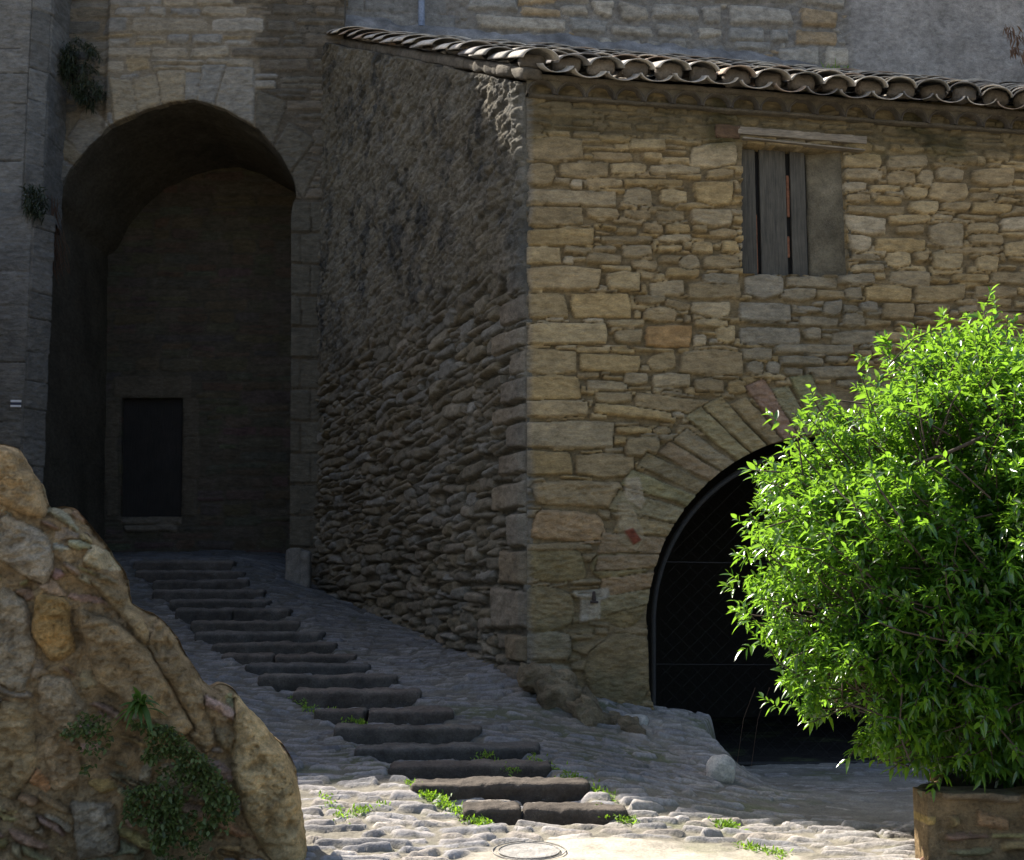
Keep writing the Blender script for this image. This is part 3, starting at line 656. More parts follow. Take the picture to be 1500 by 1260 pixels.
# --- tiled roof
SP = .345; RW = 7.2; eo = .20
E0 = FAC.px(779, 113, eo); E1 = FAC.px(1500, 168, eo); zE0 = E0[2]; uE0 = (E0-FAC.o)@FAC.a; uE1 = (E1-FAC.o)@FAC.a
J0 = UPP.px(508, 58); J1 = UPP.px(1500, 140)
J0 = J0+UPP.a*-.05
def roofP(s, t, off=0):
    """s metres along the eave from the verge, t 0..1 up the slope"""
    f = s/(uE1-uE0)
    e = E0+(E1-E0)*f; j = J0+(J1-J0)*f
    p = e+(j-e)*t; n = np.cross(E1-E0, J0-E0); n /= np.linalg.norm(n); n = n if n[2] > 0 else -n
    return p+n*off
ncol = int(RW/SP)+2; nrow = 18; tr = random.Random(77)
parts = []; cols = []; unders = []
def tile(s, t0, t1, r0, r1, lift0, lift1, convex, jx, seed, thick=.013):
    nx = 12; ny = 4; out = []; Pts = []
    for layer in (0, 1):
        for i in range(ny+1):
            f = i/ny; r = r0+(r1-r0)*f; l = lift0+(lift1-lift0)*f; t = t0+(t1-t0)*f
            for k in range(nx+1):
                th = math.pi*(k/nx)*.94+.03*math.pi
                rad = r-(thick if layer else 0)
                x = -math.cos(th)*rad; z = math.sin(th)*rad*.62
                if not convex: z = -z*.8
                wob = .006*(vn2(k*.7+seed, f*2+layer, seed)-.5)
                Pts.append(roofP(s+x+jx*(f-.3), t, l+z+wob))
    n = (ny+1)*(nx+1); Q = []
    for i in range(ny):
        for k in range(nx):
            a = i*(nx+1)+k; Q.append((a, a+1, a+nx+2, a+nx+1)); Q.append((n+a, n+a+nx+1, n+a+nx+2, n+a+1))
    for k in range(nx): Q.append((k, n+k, n+k+1, k+1)); a = ny*(nx+1)+k; Q.append((a, a+1, n+a+1, n+a))
    for i in range(ny):
        a = i*(nx+1); b = a+nx; Q.append((a, a+nx+1, n+a+nx+1, n+a)); Q.append((b, n+b, n+b+nx+1, b+nx+1))
    return np.array(Pts), np.array(Q)
roof = None
TC = [(.58, .53, .45), (.64, .59, .51), (.50, .45, .38), (.36, .34, .30), (.62, .56, .46), (.48, .37, .28), (.30, .28, .26)]
for c in range(ncol):
    for rw in range(nrow):
        s = c*SP; t0 = rw/nrow-tr.uniform(0, .012); t1 = (rw+1.22)/nrow
        if rw == 0: t0 -= tr.uniform(-.006, .014)
        if rw > 12 and c > 1 and rw < nrow-1 and False: continue
        if t1 > 1.04: t1 = 1.03
        jx = tr.uniform(-.02, .02); dl = tr.uniform(-.02, .02)
        cc = np.array(tr.choice(TC))*tr.uniform(.8, 1.15)
        if c > 15 and rw < 2 and tr.random() < .4: cc = np.array((.40, .22, .13))
        V, Q_ = tile(s+tr.uniform(-.024, .024), t0, t1, tr.uniform(.168, .190), .150, .085+dl, .045+dl, True, jx, c*31+rw); parts.append((V, Q_)); cols.append(np.tile(cc, (len(V), 1)))
        cc = np.array(tr.choice(TC))*tr.uniform(.7, 1.0)
        V, Q_ = tile(s+SP/2+tr.uniform(-.012, .012), t0-.008, t1, .165, .14, .060+dl, .02+dl, False, jx, c*37+rw+5); parts.append((V, Q_)); cols.append(np.tile(cc, (len(V), 1)))
V, Q_ = merge(parts); roof = npmesh('tile_roof', V, Q_, M['tile'], house, np.concatenate(cols))
# mortar plugs behind the eave tiles, and the row of tile ends under the eave
parts = []
for c in range(ncol):
    p = roofP(c*SP, .012, .06); parts.append(rough_block(p, FAC.a, -FAC.n, EZ, (.27, .14, .16), (10, 5, 8), .07, .035, 7, c))
V, Q_ = merge(parts); npmesh('eave_mortar', V, Q_, M['mortar'], house, flatcol(V, (.17, .145, .115), .7, 2, 3))
parts = []; 
sp_parts = []
for c in range(int(RW/.30)+1):
    s = c*.30+.08; nx = 12
    base = roofP(s, 0, 0); P = []
    zb = base[2]-.215
    for d_ in (0, 1):
        for lay in (0, 1):
            for k in range(nx+1):
                th = math.pi*k/nx; rr_ = .150-(.018 if lay else 0)
                x = -math.cos(th)*rr_; z = math.sin(th)*rr_*1.0
                o_ = base-FAC.n*(.075+.30*d_)+FAC.a*x; o_[2] = zb+z+.002*(k % 3); P.append(o_)
    m_ = nx+1; Q = []
    for k in range(nx):
        Q += [(k, k+1, 2*m_+k+1, 2*m_+k), (m_+k, 3*m_+k, 3*m_+k+1, m_+k+1), (k, m_+k, m_+k+1, k+1)]
    for k in range(nx+1):
        th = math.pi*k/nx; x = -math.cos(th)*.150; z = math.sin(th)*.150
        for zz_ in (z-.004, .185):
            o_ = base-FAC.n*.083+FAC.a*x; o_[2] = zb+zz_; P.append(o_)
    q0 = 4*m_
    sp_parts.append((np.array(P[q0:]), np.array([(2*k, 2*k+1, 2*k+3, 2*k+2) for k in range(nx)]))); P = P[:q0]
    parts.append((np.array(P), np.array(Q)))
V, Q_ = merge(sp_parts); npmesh('eave_spandrel', V, Q_, M['mortar'], house, flatcol(V, (.13, .11, .075), .4, 8, 6))
V, Q_ = merge(parts); npmesh('eave_tile_course', V, Q_, M['tile'], house, flatcol(V, (.085, .072, .055), .3, 6))
# solid band between the two tile courses and the bed they lie on
b0 = roofP(0, 0, 0); parts = []
for (dz0, dz1, o0, o1) in ((-.215, -.240, .085, .5), (-.03, -.075, .04, .55)):
    P = []; ns = 60
    for k in range(ns+1):
        p = roofP(RW*k/ns-.04, 0, 0)
        for (dz, oo) in ((dz0, o0), (dz1, o0+.03), (dz1, o1), (dz0, o1)):
            q = p-FAC.n*oo; q[2] = p[2]+dz+.012*(vn2(k*1.7, dz*9, 4)-.5); P.append(q)
    Q = []
    for k in range(ns):
        for e_ in range(4): Q.append((k*4+e_, k*4+(e_+1) % 4, (k+1)*4+(e_+1) % 4, (k+1)*4+e_))
    Q.append((0, 1, 2, 3)); parts.append((np.array(P), np.array(Q)))
V, Q_ = merge(parts); npmesh('eave_bed', V, Q_, M['mortar'], house, flatcol(V, (.12, .10, .07), .3, 8, 6))
P = []; ns = 60                                     # back of the tile ends: packed mortar, coloured near black as the hollows' shade
for k in range(ns+1):
    p = roofP(RW*k/ns-.02, 0, 0)
    for dz in (-.06, -.24): q = p-FAC.n*.30; q[2] = p[2]+dz; P.append(q)
Q = [(2*k, 2*k+1, 2*k+3, 2*k+2) for k in range(ns)]
npmesh('eave_packing', P, Q, M['mortar'], house, flatcol(np.array(P), (.05, .043, .034), .3, 8, 6))
# roof boarding below the tiles
P = []; ns, nt_ = 24, 10
for i in range(nt_+1):
    for k in range(ns+1): P.append(roofP(.02+(RW-.05)*k/ns, .03+.97*i/nt_, -.055))
Q = [(i*(ns+1)+k, i*(ns+1)+k+1, (i+1)*(ns+1)+k+1, (i+1)*(ns+1)+k) for i in range(nt_) for k in range(ns)]
npmesh('roof_boarding', P, Q, M['dark'], house)
# raised verge filler between side wall and tiles
parts = []
for k in range(22):
    t = (k+.5)/22; p = roofP(-.02, t, -.05); q = roofP(-.02, t+.02, -.05); ay = (q-p)/np.linalg.norm(q-p)
    parts.append(rough_block(p, FAC.a, ay, np.cross(FAC.a, ay), (.22, .42, .13), (6, 8, 5), .05, .03, 6, k))
V, Q_ = merge(parts); npmesh('verge_mortar', V, Q_, M['side'], house, flatcol(V, (.17, .15, .12), .3, 3, 5))
# lumpy cement flashing where the roof meets the wall behind
ns = 160; nc_ = 9; P = []
for i in range(ns+1):
    f = i/ns; s = -.05+f*(uE1-uE0)*.70; wd = .10*(1-f*.4)+.13*vn2(f*22, 1, 4)
    if f > .94: wd *= max(.08, (1-f)/.06)
    for k in range(nc_):
        g = k/(nc_-1); t = 1.0-.045*g*(1+.8*vn2(f*30, 2, 5))*(wd/.42)
        up = wd*(1-g)**1.5*.9; P.append(roofP(s, min(t, 1.0), .10*(1-g)+.085+.05*(vn2(f*60, g*3, 6)-.5))+EZ*up+UPP.n*(.03+.06*math.sin(g*math.pi)))
Q = [(i*nc_+k, i*nc_+k+1, (i+1)*nc_+k+1, (i+1)*nc_+k) for i in range(ns) for k in range(nc_-1)]
npmesh('roof_flashing', P, Q, M['mortar'], house, flatcol(np.array(P), (.25, .245, .235), .7, 2, 4))

# --- metal gate of the cellar
gate = empty('cellar_gate', FAC.px(1220, 1125, -.3), 'dark metal framed wire gate closing the cellar arch', 'gate')
gpl = lambda x, y: FAC.px(x, y, -.26)
arc = [gpl(966, 1128), gpl(966, 1000), gpl(966, 905)]+[gpl(ACX-(AR-19)*math.cos(t), ACY-(AR-19)*math.sin(t)) for t in np.linspace(.05, math.pi-.05, 40)]+[gpl(1484, 905), gpl(1484, 1128)]
V, Q_ = tube(arc, .028, 8); npmesh('gate_frame', V, Q_, M['gatemetal'], gate)
V, Q_ = tube([gpl(966, 1124), gpl(1484, 1124)], .02, 8); npmesh('bottom_rail', V, Q_, M['gatemetal'], gate)
V, Q_ = merge([tube([gpl(980, 822), gpl(1470, 830)], .004, 6), tube([gpl(966, 975), gpl(1484, 978)], .003, 6)]); npmesh('gate_wire', V, Q_, M['gatemetal'], gate)
parts = []
for k in range(-22, 24):
    for sg in (1, -1):
        pts = []
        for q in range(0, 41):
            x = 1225+k*24+sg*(q-20)*13; y = 890+(q-20)*13
            if math.hypot(x-ACX, min(0, y-ACY)) < AR-22 and 972 < x < 1480 and y < 1120: pts.append(gpl(x, y))
        if len(pts) > 2: parts.append(tube([pts[0], pts[len(pts)//2]+np.array([0, 0, random.uniform(-.015, .015)]), pts[-1]], .0009, 3, False))
V, Q_ = merge(parts); npmesh('wire_mesh', V, Q_, M['gatemetal'], gate)
# ------------------------------------------------------------------ gate tower with the deep arched passage
tower = empty('gate_tower', (TOW.o[0], 19.0, .5), 'old tower wall of pale blocks pierced by a tall dark pointed archway', 'tower')
intr = [(52, 900), (58, 600), (64, 330), (64, 296), (80, 285), (100, 246), (128, 212), (160, 184), (215, 160), (250, 150), (285, 146), (330, 160), (380, 190), (412, 228), (430, 262), (435, 288), (430, 298), (427, 320), (427, 500), (424, 900)]
iuv = TOW.poly(intr)
u0 = TOW.uv(-60, 500)[0]; u1 = TOW.uv(505, 100)[0]
us = np.arange(u0, u1, .02); vs = np.arange(-.6, 9.2, .018)
L = Layout(us, vs, warp=.03, wfreq=2.2, seed=91, mortar=(.27, .24, .19))
rt = random.Random(6)
inner = [(80, 285), (100, 246), (128, 212), (160, 184), (190, 171), (215, 160), (250, 150), (285, 146), (330, 160), (380, 190), (412, 228), (432, 262), (440, 292)]
VS = [[(50, 275), (82, 287), (107, 240), (60, 215)], [(60, 212), (108, 240), (120, 224), (75, 190)], [(95, 200), (120, 224), (150, 198), (115, 170)], [(112, 168), (150, 196), (163, 186), (130, 150)],
      [(158, 112), (192, 118), (202, 165), (168, 182)], [(192, 118), (228, 108), (236, 152), (203, 163)], [(229, 104), (272, 104), (270, 148), (237, 152)], [(273, 106), (298, 108), (288, 148), (271, 147)],
      [(299, 95), (332, 95), (314, 156), (290, 148)], [(332, 98), (374, 100), (372, 184), (316, 157)], [(376, 130), (420, 150), (400, 215), (374, 188)], [(422, 180), (462, 205), (428, 255), (402, 218)], [(432, 232), (470, 240), (444, 292), (430, 262)]]
for P in VS:
    cx = sum(p[0] for p in P)/4
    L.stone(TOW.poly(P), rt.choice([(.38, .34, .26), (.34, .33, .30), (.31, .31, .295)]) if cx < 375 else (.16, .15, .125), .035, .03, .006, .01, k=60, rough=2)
def tc(u, v, r):
    p = TOW.P(u, v); d = p@CF; px = 750+F_PX*p[0]/d; py = 630-F_PX*(p@CU)/d
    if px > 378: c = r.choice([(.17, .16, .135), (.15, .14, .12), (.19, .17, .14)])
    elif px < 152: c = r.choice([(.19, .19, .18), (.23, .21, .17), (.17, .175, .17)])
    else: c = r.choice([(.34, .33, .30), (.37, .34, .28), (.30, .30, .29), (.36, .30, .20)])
    k = r.uniform(.88, 1.1); return tuple(x*k for x in c)
for y in range(296, 880, 46):       # quoins of the right jamb
    for (a, b) in ((424, 441 if (y//46) % 2 else 456), (441 if (y//46) % 2 else 456, 478)):
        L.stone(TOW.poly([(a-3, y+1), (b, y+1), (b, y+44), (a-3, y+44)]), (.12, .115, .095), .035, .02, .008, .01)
courses(L, u0, u1, -.6, 9.1, (.15, .28), (.3, .85), tc, random.Random(16), lift=(.02, .04), edge=.03, gap=.016, split=.3, j=.25, dip=.02)
h = L.finish(.014, .004); U, V = L.U, L.V
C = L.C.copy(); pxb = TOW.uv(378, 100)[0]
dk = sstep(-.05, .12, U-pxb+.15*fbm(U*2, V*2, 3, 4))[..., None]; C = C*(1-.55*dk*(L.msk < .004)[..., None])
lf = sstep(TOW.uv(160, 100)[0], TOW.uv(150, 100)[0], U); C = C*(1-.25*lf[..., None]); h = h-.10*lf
keep = np.maximum(-sdf_poly(iuv, U, V), V-9.15)
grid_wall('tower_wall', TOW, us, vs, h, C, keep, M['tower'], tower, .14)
# masonry above the frame, same tower, casting its shade on the lane
def slab(name, pl, ua, ub, z0, z1, dep, mat, parent, col=(.3, .27, .22)):
    cs = [pl.P(u, z, o) for u in (ua, ub) for z in (z0, z1) for o in (0, -dep)]
    Q = [(0, 2, 6, 4), (1, 5, 7, 3), (0, 1, 3, 2), (4, 6, 7, 5), (2, 3, 7, 6), (0, 4, 5, 1)]
    return npmesh(name, cs, Q, mat, parent, np.tile(col, (8, 1)), smooth=False)
slab('tower_top', TOW, u0-.02, u1-.01, 9.14, TOPZ, .7, M['tower'], tower)
slab('shadow_flank', TOW, u0-1.9, u0-.025, -1.2, TOPZ+.1, .7, M['tower'], tower)  # unseen wall added left of the tower to extend its shadow on the ground
slab('lower_shadow_flank', TOW, u0-9.5, u0-1.905, -1.2, TOPZ-.65, .7, M['tower'], tower)  # unseen lower wall added for the shadow edge further left
# passage: side walls, vault, back wall with the door
DEP = 3.15; lu = TOW.uv(60, 600)[0]; ru = TOW.uv(427, 600)[0]
n = len(iuv); P = []; nd = 30
dens = []
for a, b in zip(iuv[:-1], iuv[1:]):
    k = max(1, int(math.dist(a, b)/.10))
    for q in range(k): dens.append((a[0]+(b[0]-a[0])*q/k, a[1]+(b[1]-a[1])*q/k))
dens.append(iuv[-1]); nn_ = len(dens)
for d_ in range(nd+1):
    for (u, v) in dens:
        P.append(TOW.P(u, v, -.10-(DEP-.05)*d_/nd))
P = np.array(P); P += .02*fbm3(P, 3, 3, 6)[:, None]
Q = [(i*nn_+k, i*nn_+k+1, (i+1)*nn_+k+1, (i+1)*nn_+k) for i in range(nd) for k in range(nn_-1)]
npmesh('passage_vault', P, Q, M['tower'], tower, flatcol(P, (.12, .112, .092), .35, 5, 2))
BK = Plane((TOW.o[0], 19.0+DEP), (1, 0))
us = np.arange(BK.uv(90, 500)[0], BK.uv(520, 500)[0], .022); vs = np.arange(.2, 9.0, .022)
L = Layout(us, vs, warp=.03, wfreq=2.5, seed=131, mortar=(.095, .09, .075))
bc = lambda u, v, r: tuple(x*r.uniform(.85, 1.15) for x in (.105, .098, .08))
L.stone(BK.poly([(178, 757), (266, 757), (266, 768), (178, 768)]), (.19, .18, .16), .08, .03); L.stone(BK.poly([(181, 769), (258, 769), (262, 779), (184, 779)]), (.2, .19, .17), .12, .03)
for (a, b, c, d) in ((268, 583, 290, 640), (268, 642, 292, 700), (268, 702, 288, 756), (155, 583, 175, 640), (150, 642, 172, 700), (155, 702, 172, 756), (168, 552, 280, 582)): L.stone(BK.poly([(a, b), (c, b), (c, d), (a, d)]), (.125, .115, .095), .03, .02)
courses(L, us[0], us[-1], .2, 9, (.14, .26), (.3, .8), bc, random.Random(26), lift=(.015, .03), edge=.03, gap=.016)
h = L.finish(.012, .006)
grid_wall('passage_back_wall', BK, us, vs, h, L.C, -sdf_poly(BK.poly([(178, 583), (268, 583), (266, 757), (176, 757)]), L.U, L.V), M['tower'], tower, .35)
parts = []
for k in range(5):
    a = BK.px(178+k*18, 583, -.16); b = BK.px(178+k*18+17.3, 757, -.16); c = (a+b)/2
    parts.append(rough_block(c, EX, EY, EZ, (abs(b[0]-a[0]), .05, abs(a[2]-b[2])), (4, 2, 20), .008, .004, 6, k))
V, Q_ = merge(parts); door = npmesh('plank_door', V, Q_, M['darkwood'], tower)
for y in (600, 675, 742):
    a = BK.px(174, y, -.10); V, Q_ = rough_block(a+np.array([.42, 0, 0]), EX, EY, EZ, (.9, .02, .06), (8, 2, 2), .008, .003, 6, y)
    o = npmesh('strap_hinge', V, Q_, M['iron'], None); o.parent = door
# the buttress on the left edge
bt = empty('stone_buttress', (TOW.P(0, 0)[0]-3.4, 18.2, 0), 'blue grey ashlar buttress with a chamfered corner left of the archway', 'buttress')
BU = Plane((0, 18.15), (1, 0)); ub = BU.uv(33, 300)[0]; ua = BU.uv(-90, 300)[0]; ue = BU.uv(62, 300)[0]; zl = BU.uv(30, 318)[1]
def ashlar(name, pl, ua, ub, z0, z1, seed, ch=.30, lift=.02, sl=0):
    us = np.arange(ua, ub+.001, .018); vs = np.arange(z0, z1, .018); L = Layout(us, vs, warp=.012, wfreq=3, seed=seed, mortar=(.10, .10, .10)); r = random.Random(seed); v = z0
    while v < z1:
        H = ch*r.uniform(.8, 1.25); cu = ua+(ub-ua)*r.uniform(.3, .7) if ub-ua > .8 else None
        for (a, b) in ([(ua-.05, cu), (cu, ub+.05)] if cu else [(ua-.05, ub+.05)]):
            k = r.uniform(.8, 1.1); L.stone([(a+.004, v+.004), (b-.004, v+.004), (b-.004, v+H-.004), (a+.004, v+H-.004)], (.22*k, .225*k, .225*k), lift, .02, .006, .008, k=70, rough=1.5)
        v += H
    h = L.finish(.006, -.004); grid_wall(name, pl, us, vs, h, L.C, np.maximum(L.V-(z1-.02), np.maximum(ua+.005-L.U, L.U-ub+.005)), M['tower'], bt, .5)
ashlar('upper_shaft', BU, ua, ub, zl, 9.2, 201, .42)
CH = Plane((BU.P(ub, 0)[0], 18.15), (.5, .55)); ashlar('chamfered_face', CH, 0, .30, zl, 9.2, 203, .42)
SD = Plane((CH.P(.30, 0)[0], CH.P(.30, 0)[1]), (.02, 1)); ashlar('shaft_side', SD, 0, .75, zl, 9.2, 204, .42)
BL = Plane((0, 18.0), (1, 0)); e2 = BL.uv(40, 500)[0]; ashlar('lower_shaft', BL, ua, e2, -.6, zl+.02, 205, .40)
CL = Plane((BL.P(e2, 0)[0], 18.0), (.35, .6)); ashlar('lower_chamfer', CL, 0, .38, -.6, zl+.02, 206, .40)
P = [BL.P(ua, zl), BL.P(e2, zl), CL.P(.38, zl), SD.P(.8, zl), BU.P(ua, zl, -.8)]; P = P+[p+EZ*.06 for p in P]
Q = [(0, 1, 6, 5), (1, 2, 7, 6), (2, 3, 8, 7)]; npmesh('ledge', np.array(P), Q, M['tower'], bt, np.tile((.2, .2, .19), (10, 1)), T=[(5, 6, 7), (5, 7, 8), (5, 8, 9)], smooth=False)
slab('buttress_top', BU, ua, ub+.1, 9.15, TOPZ, 1.2, M['tower'], bt)
# painted trail mark: two white strokes with a dark gap
a = BL.px(25, 592, .045)
for k, (dz, mt, nm) in enumerate(((.035, 'white', 'white_stroke'), (0, 'bluepaint', 'dark_stroke'), (-.035, 'white', 'white_stroke'))):
    V, Q_ = rough_block(a+EZ*dz, EX, EY, EZ, (.15, .012, .032), (6, 2, 3), .004, .002, 8, k); npmesh(nm, V, Q_, M[mt], bt)

# ------------------------------------------------------------------ tall house behind the roof
tall = empty('tall_house', (UPP.o[0], UPP.o[1], 6), 'tall weathered grey building of rubble and lichened render rising behind the tiled roof', 'house')
u0 = 0.0; u1 = UPP.uv(1560, 60)[0]; us = np.arange(.05, u1, .02); vs = np.arange(6.4, 10.2, .02)
L = Layout(us, vs, warp=.03, wfreq=2.2, seed=151, mortar=(.19, .18, .16)); ru_ = random.Random(31)
def uc(u, v, r):
    if u > UPP.uv(1250, 60)[0]: return None
    c = r.choice([(.27, .255, .22), (.22, .215, .195), (.31, .285, .235), (.29, .225, .14)]) if u > UPP.uv(640, 40)[0] else (.19, .19, .18)
    k = r.uniform(.85, 1.15); return tuple(x*k for x in c)
courses(L, 0, UPP.uv(640, 40)[0], 6.4, 10.2, (.30, .36), (.7, 1.3), uc, random.Random(33), lift=(.02, .03), edge=.02, gap=.006, split=0, j=.06, dip=.0)
courses(L, UPP.uv(640, 40)[0], u1, 6.4, 10.2, (.28, .42), (.35, .9), uc, random.Random(32), lift=(.04, .075), edge=.05, gap=.02, split=.35, j=.3, dip=.03, k=70)
chinks(L, 1500, (.06, .2), uc, random.Random(34), need=.03)
h = L.finish(.03, -.01); U, V = L.U, L.V; ur = UPP.uv(1240, 60)[0]
rn = sstep(-.05, .15, U-ur+.08*fbm(V*2, U, 3, 3)); h = h*(1-rn)+rn*(.05+.012*fbm(U*2, V*2, 4, 2))
C = L.C*(1-rn[..., None])+np.array([.25, .24, .225])*rn[..., None]*(1+.25*fbm(U*1.2, V*1.2, 4, 22))[..., None]
wm = sstep(.15, .5, fbm(U*2.2, V*3.5, 4, 44))*(1-rn)*sstep(8.3, 7.6, V)*(L.msk < .03); C = C*(1-.7*wm[..., None])+np.array([.42, .41, .40])*.7*wm[..., None]
keep = np.maximum(V-10.1, np.maximum(.07-U, U-u1+.03)); grid_wall('weathered_wall', UPP, us, vs, h, C, keep, M['upper'], tall, .5)
zr = TOPZ
P = []; us_ = np.linspace(.06, 16, 30)
slab('lower_masonry', UPP, .06, 12, -1.9, 6.45, .6, M['upper'], tall)
slab('side_masonry', UPP, u1-.04, 16, 6.4, 10.2, .6, M['upper'], tall)
cs = [UPP.P(.06, 10.08), UPP.P(16, 10.08), UPP.P(.06, TOPZ+.3), UPP.P(16, TOPZ+TOPR)]; cs += [c-UPP.n*.6 for c in cs]
npmesh('upper_masonry', np.array(cs), [(0, 1, 3, 2), (4, 6, 7, 5), (2, 3, 7, 6), (0, 2, 6, 4), (1, 5, 7, 3), (0, 4, 5, 1)], M['upper'], tall, np.tile((.24, .23, .21), (8, 1)), smooth=False)
V, Q_ = tube([UPP.px(617, 44, .12), UPP.px(617, 20, .12), UPP.px(616, -60, .12)], .055, 12); npmesh('drain_pipe', V, Q_, M['zinc'], tall)
V, Q_ = rough_block(UPP.px(480, 50, .12), EX, EY, EZ, (.36, .35, .24), (12, 8, 8), .07, .05, 4, 3); npmesh('jutting_stone', V, Q_, M['upper'], tall, flatcol(V, (.25, .21, .15)))
V, Q_ = rough_block(UPP.px(778, 73, .10), EX, EY, EZ, (.22, .10, .10), (8, 5, 5), .012, .008, 4, 3); npmesh('brick_piece', V, Q_, M['upper'], tall, flatcol(V, (.28, .13, .08)))

# ------------------------------------------------------------------ crumbling wall in the left foreground
RK = Plane((at_y(450, 1250, 7.9)[0], 7.9), (1, .28))
out = [(452, 1420), (451, 1252), (448, 1200), (444, 1160), (436, 1130), (418, 1095), (402, 1078), (380, 1056), (356, 1030), (338, 1010), (322, 1006), (308, 1012), (300, 1004), (290, 985), (276, 962), (262, 938), (244, 915), (226, 900), (204, 890), (192, 884), (190, 868), (186, 850),
       (172, 822), (158, 800), (150, 788), (134, 765), (112, 745), (92, 738), (72, 740), (64, 732), (56, 705), (40, 680), (22, 652), (4, 645), (-40, 640), (-140, 600), (-140, 1420)]
ouv = RK.poly(out)
ua = RK.uv(-125, 900)[0]; us = np.arange(ua, RK.uv(460, 1200)[0], .0085); vs = np.arange(RK.uv(200, 1330)[1], RK.uv(-60, 590)[1], .0085)
L = Layout(us, vs, warp=.05, wfreq=3.0, seed=171, mortar=(.29, .22, .135)); rk = random.Random(12)
RS = [([(0, 640), (30, 655), (62, 728), (60, 760), (0, 740), (-60, 700)], (.42, .31, .18), .10), ([(66, 740), (110, 745), (150, 795), (190, 880), (232, 905), (200, 960), (150, 880), (90, 800)], (.34, .26, .15), .08),
      ([(0, 748), (60, 780), (82, 830), (70, 865), (20, 840), (-30, 800)], (.36, .32, .26), .10), ([(58, 872), (108, 885), (112, 960), (70, 972), (44, 920)], (.42, .28, .12), .09),
      ([(125, 840), (200, 940), (290, 1000), (300, 1060), (250, 1090), (205, 1050), (150, 1020), (120, 930)], (.36, .27, .16), .10), ([(230, 905), (300, 1010), (315, 1090), (300, 1110), (240, 1020), (205, 950)], (.31, .235, .14), .05),
      ([(310, 1012), (338, 1008), (410, 1080), (450, 1165), (455, 1262), (350, 1270), (345, 1150), (306, 1060)], (.50, .39, .22), .12), ([(0, 860), (40, 880), (55, 940), (40, 1010), (-20, 990)], (.31, .27, .21), .07),
      ([(55, 985), (105, 990), (130, 1040), (110, 1070), (60, 1050)], (.38, .31, .22), .07), ([(0, 1020), (50, 1030), (60, 1120), (20, 1180), (-30, 1150)], (.38, .29, .17), .08), ([(70, 1080), (120, 1085), (118, 1150), (75, 1160)], (.35, .26, .16), .06),
      ([(230, 1120), (290, 1130), (300, 1180), (240, 1170)], (.34, .29, .22), .06), ([(100, 1170), (170, 1180), (180, 1250), (110, 1260)], (.33, .29, .23), .06), ([(20, 1190), (45, 1185), (52, 1215), (26, 1222)], (.36, .28, .18), .07)]
for P, c, l in RS: L.stone(RK.poly(P), c, l, .06, .004, .03, k=60, rough=4)
rc = lambda u, v, r: tuple(x*r.uniform(.85, 1.15) for x in r.choice([(.36, .27, .16), (.32, .27, .2), (.38, .28, .15), (.30, .24, .16), (.37, .32, .25)]))
darts(L, 1500, (.07, .34), (.05, .22), rc, random.Random(44), (.03, .09), edge=.03, gap=.004, k=150, tilt=.05, j=.6, slope=lambda u, v: -.5, minin=.4)
courses(L, us[0]-.2, us[-1]+.2, vs[0], vs[-1], (.12, .24), (.14, .34), rc, random.Random(19), lift=(.03, .08), edge=.05, gap=.008, split=.3, tilt=.04, j=.6, dip=.05, k=60, minin=.25)
chinks(L, 1500, (.03, .09), rc, random.Random(20), lift=.035, need=.012)
h = L.finish(.035, -.004); U, V = L.U, L.V
mud = sstep(-.25, .45, fbm(U*1.6, V*1.6, 4, 61)); h = h*(1-.30*mud)+.30*mud*(.035+.03*fbm(U*5, V*5, 4, 62))
h = h+.05*fbm(U*1.4, V*1.4, 3, 63)+.055*(fbm(U*4, V*4.6, 6, 64, .66))-.035*(1-np.abs(fbm(U*3.2, V*2.6, 4, 164, .6))*2.2).clip(.55, 1)+.014*fbm(U*26, V*26, 3, 65)
h = h-.022*sstep(.12, .45, fbm(U*13, V*13, 4, 168, .65))-.05*sstep(.30, .55, fbm(U*4.5, V*4.5, 4, 169))
C = L.C*(1+.30*fbm(U*11, V*11, 4, 170, .7)[..., None])*(1-.35*mud[..., None])+np.array([.33, .245, .14])*.35*mud[..., None]
dkk = sstep(.1, .5, fbm(U*2.6, V*2.6, 5, 68)); C = C*(1-.25*dkk[..., None])
K = sdf_poly(ouv, U+.02*fbm(U*7, V*7, 4, 69), V+.02*fbm(U*7+9, V*7, 4, 70))
h = h-.16*np.clip(1+K/.13, 0, 1)**2.2          # the face rolls back towards its broken edge
wallrock = npmesh  # (name kept short below)
rock = grid_wall('ruined_stone_wall', RK, us, vs, h, C, K, M['rock'], None, .35)
tag(rock, 'crumbling ochre boulder wall sloping down in the left foreground, weeds in its joints', 'wall')

